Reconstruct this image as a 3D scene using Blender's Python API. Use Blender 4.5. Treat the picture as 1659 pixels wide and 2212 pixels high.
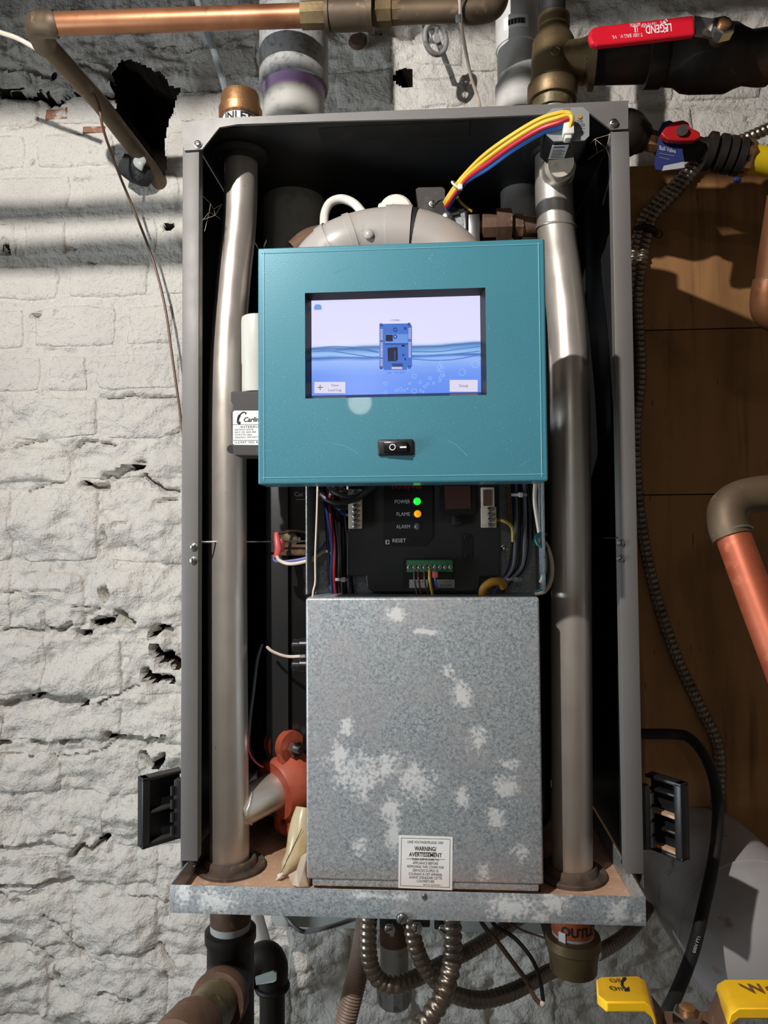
import bpy, bmesh, math, random
import numpy as np
from mathutils import Vector, Matrix
random.seed(7); np.random.seed(7)
for o in list(bpy.data.objects): bpy.data.objects.remove(o)
scene = bpy.context.scene
COL = scene.collection

# ------------------------------------------------------------------ camera
F_PX, CX, CY = 1534.0, 829.5, 1106.0
CAM = np.array([0.0, -0.8, 1.5])
def _cam(ya, p, r):
    ya, p, r = [math.radians(v) for v in (ya, p, r)]
    f = np.array([-math.sin(ya)*math.cos(p), math.cos(ya)*math.cos(p), math.sin(p)])
    rt = np.cross(f, [0, 0, 1]); rt /= np.linalg.norm(rt); up = np.cross(rt, f)
    return f, rt*math.cos(r)-up*math.sin(r), up*math.cos(r)+rt*math.sin(r)
FW, RT, UP = _cam(3.8, 2.07, 0.42)
cd = bpy.data.cameras.new('camera'); cam = bpy.data.objects.new('camera', cd); COL.objects.link(cam)
cd.sensor_fit = 'VERTICAL'; cd.sensor_height = 36.0; cd.lens = F_PX/2212.0*36.0
cd.clip_start = 0.01
cam.matrix_world = Matrix(((RT[0], UP[0], -FW[0], CAM[0]), (RT[1], UP[1], -FW[1], CAM[1]), (RT[2], UP[2], -FW[2], CAM[2]), (0, 0, 0, 1)))
scene.camera = cam
# ------------------------------------------------------------------ world, lamps, exposure
w = bpy.data.worlds.new('world'); scene.world = w; w.use_nodes = True
w.node_tree.nodes['Background'].inputs[0].default_value = (0.5, 0.58, 0.7, 1)
w.node_tree.nodes['Background'].inputs[1].default_value = 0.03
def lamp(name, loc, power, col, radius):
    l = bpy.data.lights.new(name, 'POINT'); l.energy = power; l.color = col; l.shadow_soft_size = radius
    o = bpy.data.objects.new(name, l); COL.objects.link(o); o.location = loc; return o
lamp('work_lamp', (-0.55, -0.90, 2.35), 70, (1.0, 0.96, 0.92), 0.012)
lamp('ceiling_bulb', (-0.30, -2.45, 2.08), 4.2, (1.0, 0.96, 0.92), 0.05)
wl_ = bpy.data.lights.new('window_light', 'AREA'); wl_.shape = 'RECTANGLE'; wl_.size = 0.6; wl_.size_y = 0.8; wl_.energy = 38; wl_.color = (0.80, 0.91, 1.0)
wo = bpy.data.objects.new('window_light', wl_); COL.objects.link(wo); wo.location = (-1.57, -0.75, 1.25); wo.rotation_euler = (math.radians(90), 0, math.radians(-90-20))
vs = scene.view_settings
scene.display_settings.display_device = 'sRGB'
vs.view_transform = 'Standard'; vs.look = 'None'; vs.exposure = 0.12; vs.gamma = 1.0; vs.use_curve_mapping = False

# ------------------------------------------------------------------ helpers: pixel -> place
def P(px, py, Y):
    d = FW + RT*((px-CX)/F_PX) - UP*((py-CY)/F_PX)
    return CAM + d*((Y-CAM[1])/d[1])
def SZ(n, px, py, Y):
    return float(np.linalg.norm(P(px+n, py, Y)-P(px, py, Y)))
def PP(*pts): return [P(*p) for p in pts]
def nrm(v):
    v = np.asarray(v, float); return v/np.linalg.norm(v)
def spline(pts, n=8):
    pts = [np.asarray(p, float) for p in pts]
    if len(pts) < 3:
        return [pts[0]+(pts[-1]-pts[0])*t for t in np.linspace(0, 1, n+1)]
    q = [2*pts[0]-pts[1]]+pts+[2*pts[-1]-pts[-2]]; out = []
    for i in range(1, len(q)-2):
        for t in np.linspace(0, 1, n, endpoint=False):
            a, b, c, d = q[i-1], q[i], q[i+1], q[i+2]
            out.append(0.5*((2*b)+(-a+c)*t+(2*a-5*b+4*c-d)*t*t+(-a+3*b-3*c+d)*t**3))
    out.append(pts[-1]); return out
def resample(pts, step):
    pts = np.array(pts); seg = np.linalg.norm(np.diff(pts, axis=0), axis=1); s = np.concatenate([[0], np.cumsum(seg)])
    n = max(2, int(s[-1]/step)+1); t = np.linspace(0, s[-1], n)
    return [np.array([np.interp(v, s, pts[:, k]) for k in range(3)]) for v in t]

# ------------------------------------------------------------------ mesh builder
class G:
    def __init__(s): s.V = []; s.F = []
    def add(s, v, f):
        o = len(s.V); s.V.extend([np.asarray(a, float) for a in v]); s.F.extend([tuple(i+o for i in q) for q in f]); return s
    def obox(s, c, ax, h, bev=0.0, seg=2):
        bm = bmesh.new(); bmesh.ops.create_cube(bm, size=2.0)
        for v in bm.verts: v.co = Vector((v.co.x*h[0], v.co.y*h[1], v.co.z*h[2]))
        if bev > 0: bmesh.ops.bevel(bm, geom=list(bm.edges), offset=min(bev, min(h)*0.95), segments=seg, profile=0.5, affect='EDGES')
        A = np.array([nrm(a) for a in ax]); c = np.asarray(c, float)
        bm.verts.index_update()
        s.add([c+np.array(v.co)@A for v in bm.verts], [[v.index for v in f.verts] for f in bm.faces]); bm.free(); return s
    def box(s, x0, x1, y0, y1, z0, z1, bev=0.0):
        return s.obox(((x0+x1)/2, (y0+y1)/2, (z0+z1)/2), np.eye(3), (abs(x1-x0)/2, abs(y1-y0)/2, abs(z1-z0)/2), bev)
    def tube(s, pts, r, n=14, caps=True):
        pts = [np.asarray(p, float) for p in pts]; m = len(pts)
        R = list(r) if hasattr(r, '__len__') else [r]*m
        T = []
        for i in range(m):
            a = pts[max(i-1, 0)]; b = pts[min(i+1, m-1)]; d = b-a
            T.append(d/max(np.linalg.norm(d), 1e-9))
        u = np.cross(T[0], [0.12, 0.31, 0.94]); 
        if np.linalg.norm(u) < 1e-3: u = np.cross(T[0], [1, 0, 0])
        u = nrm(u); V = []
        for i in range(m):
            u = u-T[i]*np.dot(u, T[i]); u = nrm(u); v = np.cross(T[i], u)
            for k in range(n):
                a = 2*math.pi*k/n; V.append(pts[i]+R[i]*(u*math.cos(a)+v*math.sin(a)))
        Fc = [(i*n+k, i*n+(k+1) % n, (i+1)*n+(k+1) % n, (i+1)*n+k) for i in range(m-1) for k in range(n)]
        if caps: Fc.append(tuple(range(n))[::-1]); Fc.append(tuple((m-1)*n+k for k in range(n)))
        return s.add(V, Fc)
    def lathe(s, prof, o, axis, n=28, caps=True, phase=0.0):
        axis = nrm(axis); o = np.asarray(o, float)
        u = np.cross(axis, [0, 0, 1]) if abs(axis[2]) < 0.9 else np.cross(axis, [0, 1, 0])
        u = nrm(u); v = np.cross(axis, u); V = []
        for t, r in prof:
            for k in range(n):
                a = 2*math.pi*k/n+phase; V.append(o+axis*t+r*(u*math.cos(a)+v*math.sin(a)))
        m = len(prof)
        Fc = [(i*n+k, i*n+(k+1) % n, (i+1)*n+(k+1) % n, (i+1)*n+k) for i in range(m-1) for k in range(n)]
        if caps: Fc.append(tuple(range(n))[::-1]); Fc.append(tuple((m-1)*n+k for k in range(n)))
        return s.add(V, Fc)
    def torus(s, c, axis, R, r, n=32, k=10):
        axis = nrm(axis); u = np.cross(axis, [0.1, 0.2, 1]); u = nrm(u); v = np.cross(axis, u); c = np.asarray(c, float)
        V = []
        for i in range(n):
            a = 2*math.pi*i/n; d = u*math.cos(a)+v*math.sin(a)
            for j in range(k):
                b = 2*math.pi*j/k; V.append(c+d*(R+r*math.cos(b))+axis*r*math.sin(b))
        return s.add(V, [(i*k+j, i*k+(j+1) % k, ((i+1) % n)*k+(j+1) % k, ((i+1) % n)*k+j) for i in range(n) for j in range(k)])
    def prism(s, poly, ext):
        n = len(poly); ext = np.asarray(ext, float); poly = [np.asarray(p, float) for p in poly]
        return s.add(poly+[p+ext for p in poly], [tuple(range(n)), tuple(range(2*n-1, n-1, -1))]+[(i, i+n, (i+1) % n+n, (i+1) % n) for i in range(n)])
    def sphere(s, c, r, sc=(1, 1, 1), seg=14, rings=9):
        bm = bmesh.new(); bmesh.ops.create_uvsphere(bm, u_segments=seg, v_segments=rings, radius=r); bm.verts.index_update()
        s.add([np.asarray(c)+np.array(v.co)*np.array(sc) for v in bm.verts], [[v.index for v in f.verts] for f in bm.faces]); bm.free(); return s
    def noise(s, amp, freq, seed=0):
        V = np.array(s.V); s.V = list(V+amp*np.stack([vnoise3(V*freq+11.3*k+seed) for k in range(3)], 1)); return s
def vnoise3(p):
    from mathutils import noise
    return np.array([noise.noise(Vector(q)) for q in p])

OFF = {}
def obj(name, g, mat, parent=None, smooth=True, angle=38.0, kind=None):
    V = np.array(g.V)
    me = bpy.data.meshes.new(name)
    if parent is None: off = np.array([(V[:, 0].min()+V[:, 0].max())/2, (V[:, 1].min()+V[:, 1].max())/2, V[:, 2].min()])
    else: off = OFF[parent.name]
    me.from_pydata([tuple(v) for v in V-off], [], g.F)
    bm = bmesh.new(); bm.from_mesh(me); bmesh.ops.recalc_face_normals(bm, faces=bm.faces); bm.to_mesh(me); bm.free()
    if smooth:
        me.polygons.foreach_set('use_smooth', [True]*len(me.polygons)); me.set_sharp_from_angle(angle=math.radians(angle))
    me.materials.append(M[mat] if isinstance(mat, str) else mat)
    o = bpy.data.objects.new(name, me); COL.objects.link(o)
    if parent is None: o.location = off
    else: o.parent = parent
    OFF[o.name] = off
    if kind: o['kind'] = kind
    return o
def thing(name, label, cat, loc, group=None):
    o = bpy.data.objects.new(name, None); COL.objects.link(o); o.location = loc; o.empty_display_size = 0.02
    OFF[o.name] = np.array(loc, float); return tag(o, label, cat, group)
def tag(o, label, cat, group=None):
    o['label'] = label; o['category'] = cat
    if group: o['group'] = group
    return o
def struct(name, g, mat, **k):
    return obj(name, g, mat, kind='structure', **k)

def text_mesh(s, size, align='CENTER', bold=0.0, shear=0.0, extrude=0.0):
    c = bpy.data.curves.new('lettering', 'FONT'); c.body = s; c.size = size; c.align_x = align; c.align_y = 'CENTER'
    c.offset = bold; c.shear = shear; c.resolution_u = 2; c.extrude = extrude
    t = bpy.data.objects.new('lettering', c); COL.objects.link(t)
    dg = bpy.context.evaluated_depsgraph_get(); me = bpy.data.meshes.new_from_object(t.evaluated_get(dg))
    V = np.array([v.co[:] for v in me.vertices]).reshape(-1, 3); Fc = [tuple(p.vertices) for p in me.polygons]
    bpy.data.objects.remove(t); bpy.data.curves.remove(c); bpy.data.meshes.remove(me); return V, Fc
def text(parent, s, o, size, mat, right=(1, 0, 0), up=(0, 0, 1), align='CENTER', bold=0.0, wscale=1.0, shear=0.0, fit=None, name='lettering', extrude=0.0):
    V, Fc = text_mesh(s, size, align, bold, shear, extrude)
    if fit: 
        wd = V[:, 0].max()-V[:, 0].min(); wscale = fit/wd
    r, u = nrm(right), nrm(up); nn = np.cross(r, u)
    g = G(); g.add([np.asarray(o)+r*v[0]*wscale+u*v[1]+nn*(v[2]) for v in V], Fc)
    return obj(name, g, mat, parent, smooth=False)
def text_cyl(parent, s, c, R, size, mat, ang0=0.0, wscale=1.0, bold=0.0):
    # wraps lettering round a vertical pipe; ang0=0 faces -Y
    V, Fc = text_mesh(s, size, 'CENTER', bold); g = G(); c = np.asarray(c, float)
    g.add([c+np.array([R*math.sin(ang0+v[0]*wscale/R), -R*math.cos(ang0+v[0]*wscale/R), v[1]]) for v in V], Fc)
    return obj('lettering', g, mat, parent, smooth=False)

# ------------------------------------------------------------------ materials
M = {}
def srgb(c): return tuple(((x/255)/12.92 if x/255 <= 0.04045 else ((x/255+0.055)/1.055)**2.4) for x in c)
def pm(name, col, rough=0.5, metal=0.0, var=(), bump=(), spec=0.5, emit=None, trans=0.0, alpha=1.0, coat=0.0, rvar=None):
    m = bpy.data.materials.new(name); m.use_nodes = True; nt = m.node_tree; b = nt.nodes['Principled BSDF']; M[name] = m
    L = nt.links; N = nt.nodes.new
    col = srgb(col); b.inputs['Roughness'].default_value = rough; b.inputs['Metallic'].default_value = metal
    b.inputs['Specular IOR Level'].default_value = spec; b.inputs['Base Color'].default_value = (*col, 1)
    b.inputs['Transmission Weight'].default_value = trans; b.inputs['Alpha'].default_value = alpha; b.inputs['Coat Weight'].default_value = coat
    if emit: b.inputs['Emission Color'].default_value = (*srgb(emit[0]), 1); b.inputs['Emission Strength'].default_value = emit[1]
    tc = N('ShaderNodeTexCoord'); last = None
    def noise(scale, detail=4, stretch=(1, 1, 1), rg=0.55):
        mp = N('ShaderNodeMapping'); mp.inputs['Scale'].default_value = stretch; L.new(tc.outputs['Object'], mp.inputs[0])
        n = N('ShaderNodeTexNoise'); n.inputs['Scale'].default_value = scale; n.inputs['Detail'].default_value = detail; n.inputs['Roughness'].default_value = rg
        L.new(mp.outputs[0], n.inputs['Vector']); return n
    for v in var:
        sc, c2, lo, hi = v[:4]; st = v[4] if len(v) > 4 else (1, 1, 1); dt = v[5] if len(v) > 5 else 5
        n = noise(sc, dt, st); mr = N('ShaderNodeMapRange'); mr.inputs[1].default_value = lo; mr.inputs[2].default_value = hi; L.new(n.outputs['Fac'], mr.inputs[0])
        mx = N('ShaderNodeMix'); mx.data_type = 'RGBA'; L.new(mr.outputs[0], mx.inputs[0])
        if last is None: mx.inputs[6].default_value = (*col, 1)
        else: L.new(last, mx.inputs[6])
        mx.inputs[7].default_value = (*srgb(c2), 1); last = mx.outputs[2]
    if last is not None: L.new(last, b.inputs['Base Color'])
    prev = None
    for sc, st, dist in bump:
        n = noise(sc, 6); bp = N('ShaderNodeBump'); bp.inputs['Strength'].default_value = st; bp.inputs['Distance'].default_value = dist
        L.new(n.outputs['Fac'], bp.inputs['Height'])
        if prev: L.new(prev, bp.inputs['Normal'])
        prev = bp.outputs[0]
    if prev: L.new(prev, b.inputs['Normal'])
    if rvar:
        n = noise(rvar[0], 4); mr = N('ShaderNodeMapRange'); mr.inputs[3].default_value = rvar[1]; mr.inputs[4].default_value = rvar[2]
        mr.inputs[1].default_value = 0.35; mr.inputs[2].default_value = 0.65; L.new(n.outputs['Fac'], mr.inputs[0]); L.new(mr.outputs[0], b.inputs['Roughness'])
    return m
pm('wall_paint', (214, 209, 201), 0.75, var=[(6, (196, 192, 186), 0.45, 0.7), (3, (222, 218, 208), 0.5, 0.75), (60, (170, 162, 152), 0.66, 0.8)], bump=[(75, 0.95, 0.008), (240, 0.75, 0.003)], spec=0.25)
pm('bare_brick', (150, 108, 88), 0.9, var=[(40, (196, 186, 174), 0.5, 0.6), (15, (110, 78, 62), 0.5, 0.7)], bump=[(120, 0.6, 0.004)], spec=0.2)
pm('cavity_masonry_shade', (34, 29, 26), 0.95, var=[(20, (52, 40, 32), 0.5, 0.7)], spec=0.1)
pm('room_wall', (120, 116, 110), 0.85, var=[(3, (96, 92, 88), 0.4, 0.7)], bump=[(30, 0.3, 0.004)], spec=0.2)
pm('concrete', (120, 116, 110), 0.85, var=[(5, (90, 86, 82), 0.4, 0.7)], bump=[(60, 0.3, 0.003)], spec=0.2)
pm('joist_wood', (60, 50, 40), 0.8, var=[(6, (44, 36, 28), 0.4, 0.7, (0.15, 1, 1))])
pm('plywood', (178, 132, 86), 0.62, var=[(9, (140, 98, 60), 0.42, 0.68, (1, 1, 0.25)), (34, (120, 82, 50), 0.56, 0.74, (1, 1, 0.07)), (4, (104, 74, 46), 0.58, 0.75), (150, (92, 64, 40), 0.64, 0.75, (1, 1, 0.15))], bump=[(90, 0.15, 0.001)], spec=0.3)
pm('cabinet_paint', (112, 109, 106), 0.5, 0.15, var=[(700, (140, 136, 132), 0.6, 0.75)], bump=[(900, 0.15, 0.0006)], rvar=(14, 0.46, 0.58))
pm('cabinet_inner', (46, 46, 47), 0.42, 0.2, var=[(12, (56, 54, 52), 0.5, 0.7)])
pm('zinc_screw', (196, 196, 194), 0.28, 1.0)
pm('stainless', (208, 200, 190), 0.38, 0.68, var=[(9, (160, 150, 140), 0.45, 0.7, (1, 1, 0.12)), (14, (128, 112, 98), 0.64, 0.78), (60, (104, 88, 74), 0.72, 0.8)], bump=[(300, 0.04, 0.0004)], rvar=(20, 0.31, 0.42))
pm('steel_dark', (74, 72, 72), 0.3, 0.85, var=[(7, (54, 52, 52), 0.4, 0.7)])
pm('rubber', (28, 27, 27), 0.62, var=[(40, (52, 44, 38), 0.55, 0.75)])
pm('rubber_dusty', (92, 76, 64), 0.8, var=[(30, (60, 48, 42), 0.45, 0.65), (90, (132, 106, 86), 0.6, 0.75)])
pm('dust', (196, 160, 132), 0.95, var=[(18, (168, 128, 100), 0.45, 0.7), (90, (214, 184, 158), 0.55, 0.75)], bump=[(160, 0.4, 0.002)], spec=0.1)
pm('brass', (164, 120, 82), 0.42, 0.75, var=[(30, (126, 88, 58), 0.5, 0.7), (10, (176, 140, 96), 0.5, 0.7), (70, (96, 68, 46), 0.66, 0.78)], bump=[(180, 0.35, 0.001)])
pm('bronze_dark', (128, 108, 78), 0.48, 0.7, var=[(16, (92, 78, 56), 0.45, 0.7), (9, (150, 128, 92), 0.55, 0.75)], bump=[(160, 0.3, 0.001)])
pm('copper', (164, 112, 78), 0.42, 0.6, var=[(12, (132, 82, 56), 0.45, 0.7), (40, (110, 70, 50), 0.6, 0.75), (5, (190, 132, 90), 0.55, 0.75)])
pm('copper_aged', (108, 90, 70), 0.55, 0.4, var=[(14, (78, 66, 52), 0.45, 0.7), (50, (150, 124, 98), 0.62, 0.75)])
pm('copper_red', (176, 92, 62), 0.48, 0.4, var=[(10, (150, 66, 40), 0.45, 0.7), (45, (204, 120, 84), 0.62, 0.75), (6, (120, 60, 40), 0.62, 0.75)])
pm('solder', (158, 152, 140), 0.45, 0.7, var=[(60, (120, 130, 112), 0.5, 0.7)])
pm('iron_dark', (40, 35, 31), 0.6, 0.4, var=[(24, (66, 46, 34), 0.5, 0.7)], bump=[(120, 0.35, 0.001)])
pm('iron_rust', (104, 78, 60), 0.7, 0.2, var=[(18, (74, 54, 42), 0.45, 0.65), (60, (156, 116, 84), 0.6, 0.75)], bump=[(110, 0.4, 0.0015)])
pm('pipe_sealant', (110, 98, 70), 0.45, 0.3, var=[(28, (70, 64, 44), 0.45, 0.62), (40, (176, 160, 104), 0.6, 0.7), (16, (140, 96, 70), 0.6, 0.7)], bump=[(90, 0.4, 0.002)])
pm('pvc_grey', (168, 166, 158), 0.55, var=[(80, (146, 143, 136), 0.55, 0.7), (160, (104, 100, 94), 0.7, 0.78)])
pm('pvc_fitting', (152, 152, 150), 0.55, var=[(130, (100, 100, 100), 0.5, 0.72)], bump=[(260, 0.25, 0.0008)])
pm('pvc_white', (206, 204, 200), 0.4, var=[(20, (186, 184, 180), 0.5, 0.7), (200, (128, 124, 118), 0.7, 0.78)])
pm('duct_plastic', (166, 160, 154), 0.36, var=[(10, (176, 158, 144), 0.45, 0.7), (60, (140, 128, 118), 0.64, 0.75)])
pm('primer_purple', (178, 142, 192), 0.5, var=[(40, (172, 150, 182), 0.45, 0.7)])
pm('teal_paint', (70, 132, 148), 0.36, 0.1, var=[(500, (104, 162, 172), 0.58, 0.72), (4, (66, 128, 142), 0.4, 0.65), (26, (150, 158, 150), 0.735, 0.77)], bump=[(700, 0.12, 0.0005)], coat=0.15)
pm('teal_wear', (112, 176, 188), 0.4)
pm('bezel_black', (26, 25, 26), 0.35)
pm('plastic_black', (30, 30, 31), 0.42, var=[(30, (40, 38, 37), 0.5, 0.7)])
pm('plastic_black_gloss', (22, 22, 23), 0.25)
pm('plastic_dusty', (58, 54, 52), 0.6, var=[(40, (96, 80, 70), 0.58, 0.72)])
pm('plastic_grey', (140, 142, 144), 0.45)
pm('plastic_white', (222, 218, 206), 0.45)
pm('plastic_clear', (226, 224, 214), 0.35, trans=0.25, alpha=0.92)
pm('vinyl_clear', (210, 220, 226), 0.12, trans=0.85)
pm('amber_window', (70, 46, 40), 0.3)
pm('label_white', (232, 230, 226), 0.5)
pm('label_grey', (176, 174, 172), 0.5)
pm('label_orange', (176, 88, 48), 0.5, var=[(60, (140, 66, 38), 0.5, 0.7)])
pm('ink_black', (24, 24, 26), 0.6)
pm('ink_grey', (120, 120, 122), 0.6)
pm('ink_white', (224, 224, 224), 0.6)
pm('ink_dim', (196, 196, 198), 0.6)
pm('ink_red', (120, 22, 26), 0.6)
pm('ink_brown', (112, 74, 52), 0.6)
pm('ink_blue', (52, 84, 150), 0.6)
pm('led_green', (40, 200, 60), 0.3, emit=((20, 255, 50), 1.6))
pm('led_amber', (220, 160, 30), 0.3, emit=((255, 165, 10), 0.7))
pm('led_off', (96, 96, 96), 0.25)
pm('terminal_green', (42, 104, 66), 0.45)
pm('terminal_ivory', (196, 184, 166), 0.5, var=[(80, (160, 146, 128), 0.5, 0.7)])
for nme, c in dict(yellow=(226, 186, 62), red=(196, 44, 66), blue=(54, 110, 190), black=(24, 24, 26), white=(214, 198, 180), navy=(34, 52, 108), darkred=(140, 36, 36), grey=(92, 92, 98), green=(22, 96, 94), brown=(96, 70, 54), violet=(110, 110, 176), mustard=(178, 146, 60), pink=(214, 70, 92)).items():
    pm('wire_'+nme, c, 0.4)
pm('terminal_red', (214, 92, 88), 0.4)
pm('coupling_orange', (180, 86, 60), 0.5, var=[(30, (160, 66, 44), 0.5, 0.7), (12, (150, 60, 42), 0.62, 0.75)], bump=[(140, 0.2, 0.0008)])
pm('conduit_steel', (150, 138, 124), 0.36, 0.9, var=[(30, (112, 96, 82), 0.5, 0.7)])
pm('hose_brown', (140, 120, 104), 0.5, var=[(14, (108, 84, 68), 0.45, 0.7)])
pm('vinyl_yellow', (238, 186, 26), 0.32, var=[(26, (226, 166, 40), 0.5, 0.7), (14, (210, 150, 70), 0.6, 0.75)])
pm('flex_yellow', (214, 182, 24), 0.4, var=[(90, (236, 222, 150), 0.66, 0.75)])
pm('vinyl_red', (206, 26, 44), 0.3, var=[(12, (186, 22, 38), 0.5, 0.7)])
pm('handle_red', (176, 26, 30), 0.4)
pm('tag_blue', (36, 48, 104), 0.5)
pm('tank_paint', (176, 172, 172), 0.42, var=[(9, (160, 156, 156), 0.5, 0.7), (22, (126, 96, 84), 0.64, 0.74), (90, (70, 58, 52), 0.72, 0.78), (12, (168, 96, 50), 0.72, 0.8)])
pm('foam_black', (44, 44, 46), 0.9, var=[(30, (96, 96, 96), 0.6, 0.72)], bump=[(70, 0.8, 0.006)])
pm('pouch_plastic', (226, 208, 168), 0.25, trans=0.35, alpha=0.85, var=[(30, (206, 166, 70), 0.5, 0.65)])
pm('pouch_clear', (232, 218, 200), 0.25, trans=0.4, alpha=0.7)
pm('tape_grey', (168, 174, 170), 0.4)
pm('web', (190, 176, 160), 0.8)
pm('ferrite_yellow', (186, 132, 44), 0.5)

def galvanised():
    m = pm('galvanised', (132, 138, 142), 0.42, 0.3); nt = m.node_tree; L = nt.links; N = nt.nodes.new; b = nt.nodes['Principled BSDF']
    tc = N('ShaderNodeTexCoord')
    n0 = N('ShaderNodeTexNoise'); n0.inputs['Scale'].default_value = 330; n0.inputs['Detail'].default_value = 3; n0.inputs['Distortion'].default_value = 1.2; L.new(tc.outputs['Object'], n0.inputs['Vector'])
    n1 = N('ShaderNodeTexNoise'); n1.inputs['Scale'].default_value = 16; n1.inputs['Detail'].default_value = 6; L.new(tc.outputs['Object'], n1.inputs['Vector'])
    r0 = N('ShaderNodeValToRGB'); e = r0.color_ramp.elements; e[0].position = 0.36; e[0].color = (*srgb((132, 139, 143)), 1); e[1].position = 0.62; e[1].color = (*srgb((182, 188, 190)), 1); L.new(n0.outputs['Fac'], r0.inputs[0])
    mr = N('ShaderNodeMapRange'); mr.inputs[1].default_value = 0.45; mr.inputs[2].default_value = 0.7; mr.inputs[4].default_value = 0.55; L.new(n1.outputs['Fac'], mr.inputs[0])
    mx = N('ShaderNodeMix'); mx.data_type = 'RGBA'; L.new(mr.outputs[0], mx.inputs[0]); L.new(r0.outputs[0], mx.inputs[6]); mx.inputs[7].default_value = (*srgb((176, 170, 170)), 1)
    L.new(mx.outputs[2], b.inputs['Base Color']); 
    mr2 = N('ShaderNodeMapRange'); mr2.inputs[3].default_value = 0.3; mr2.inputs[4].default_value = 0.5; L.new(n0.outputs['Fac'], mr2.inputs[0]); L.new(mr2.outputs[0], b.inputs['Roughness'])
    return m, mx.outputs[2]
galvanised()
def galvanised_stained(name, patches, pink=None):
    # patches: (x, z, rx, rz) in object space on a front face: chalky white corrosion bloom
    m, base = galvanised(); m.name = name; M[name] = m; M['galvanised'] = bpy.data.materials['galvanised']
    nt = m.node_tree; L = nt.links; N = nt.nodes.new; b = nt.nodes['Principled BSDF']
    tc = N('ShaderNodeTexCoord'); nz = N('ShaderNodeTexNoise'); nz.inputs['Scale'].default_value = 45; nz.inputs['Detail'].default_value = 5; L.new(tc.outputs['Object'], nz.inputs['Vector'])
    nz2 = N('ShaderNodeTexNoise'); nz2.inputs['Scale'].default_value = 240; nz2.inputs['Detail'].default_value = 3; L.new(tc.outputs['Object'], nz2.inputs['Vector'])
    sep = N('ShaderNodeSeparateXYZ'); L.new(tc.outputs['Object'], sep.inputs[0]); acc = None
    def mth(op, a, bb):
        q = N('ShaderNodeMath'); q.operation = op
        for i, v in enumerate((a, bb)):
            if isinstance(v, (int, float)): q.inputs[i].default_value = v
            else: L.new(v, q.inputs[i])
        return q.outputs[0]
    for x, z, rx, rz in patches:
        dx = mth('DIVIDE', mth('SUBTRACT', sep.outputs[0], x), rx); dz = mth('DIVIDE', mth('SUBTRACT', sep.outputs[2], z), rz)
        d = mth('SUBTRACT', 1.0, mth('POWER', mth('ADD', mth('MULTIPLY', dx, dx), mth('MULTIPLY', dz, dz)), 0.5))
        acc = d if acc is None else mth('MAXIMUM', acc, d)
    v = mth('ADD', mth('MAXIMUM', acc, -0.9), mth('MULTIPLY', mth('SUBTRACT', nz.outputs['Fac'], 0.5), 2.6)); v = mth('ADD', v, mth('MULTIPLY', mth('SUBTRACT', nz2.outputs['Fac'], 0.5), 3.2))
    mr = N('ShaderNodeMapRange'); mr.inputs[1].default_value = -0.1; mr.inputs[2].default_value = 0.7; mr.inputs[4].default_value = 0.8; L.new(v, mr.inputs[0])
    mx = N('ShaderNodeMix'); mx.data_type = 'RGBA'; L.new(mr.outputs[0], mx.inputs[0]); L.new(base, mx.inputs[6]); mx.inputs[7].default_value = (*srgb((222, 221, 218)), 1); L.new(mx.outputs[2], b.inputs['Base Color'])
    q = N('ShaderNodeMapRange'); q.inputs[3].default_value = 0.3; q.inputs[4].default_value = 0.05; L.new(mr.outputs[0], q.inputs[0]); L.new(q.outputs[0], b.inputs['Metallic'])

def screen_material(h):
    m = bpy.data.materials.new('screen_image'); M['screen_image'] = m; m.use_nodes = True; nt = m.node_tree; L = nt.links; N = nt.nodes.new; b = nt.nodes['Principled BSDF']
    b.inputs['Base Color'].default_value = (0.01, 0.01, 0.012, 1); b.inputs['Roughness'].default_value = 0.2
    tc = N('ShaderNodeTexCoord'); mp = N('ShaderNodeMapping'); mp.inputs['Scale'].default_value = (7, 7, 40); L.new(tc.outputs['Object'], mp.inputs[0])
    n = N('ShaderNodeTexNoise'); n.inputs['Scale'].default_value = 1.6; n.inputs['Detail'].default_value = 2; L.new(mp.outputs[0], n.inputs['Vector'])
    sep = N('ShaderNodeSeparateXYZ'); L.new(tc.outputs['Object'], sep.inputs[0])
    a = N('ShaderNodeMath'); a.operation = 'MULTIPLY_ADD'; a.inputs[1].default_value = 0.11; a.inputs[2].default_value = -0.055; L.new(n.outputs['Fac'], a.inputs[0])
    d = N('ShaderNodeMath'); d.operation = 'DIVIDE'; d.inputs[1].default_value = h; L.new(sep.outputs[2], d.inputs[0])
    s = N('ShaderNodeMath'); s.operation = 'ADD'; L.new(a.outputs[0], s.inputs[0]); L.new(d.outputs[0], s.inputs[1])
    r = N('ShaderNodeValToRGB'); L.new(s.outputs[0], r.inputs[0]); e = r.color_ramp.elements
    stops = [(0.0, (96, 140, 238)), (0.2, (110, 152, 242)), (0.36, (150, 184, 248)), (0.40, (52, 104, 190)), (0.425, (160, 198, 244)), (0.47, (110, 160, 222)), (0.495, (74, 110, 170)), (0.515, (196, 214, 250)), (0.535, (224, 224, 255)), (1.0, (222, 220, 255))]
    while len(e) < len(stops): e.new(0.5)
    for el, (p, c) in zip(sorted(e, key=lambda q: q.position), stops): el.position = p; el.color = (*srgb(c), 1)
    for i, (p, c) in enumerate(stops): e[i].position = p; e[i].color = (*srgb(c), 1)
    L.new(r.outputs[0], b.inputs['Emission Color']); b.inputs['Emission Strength'].default_value = 0.92
def glow(name, c, s=0.92):
    pm(name, (4, 4, 5), 0.3, emit=(c, s))
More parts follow.
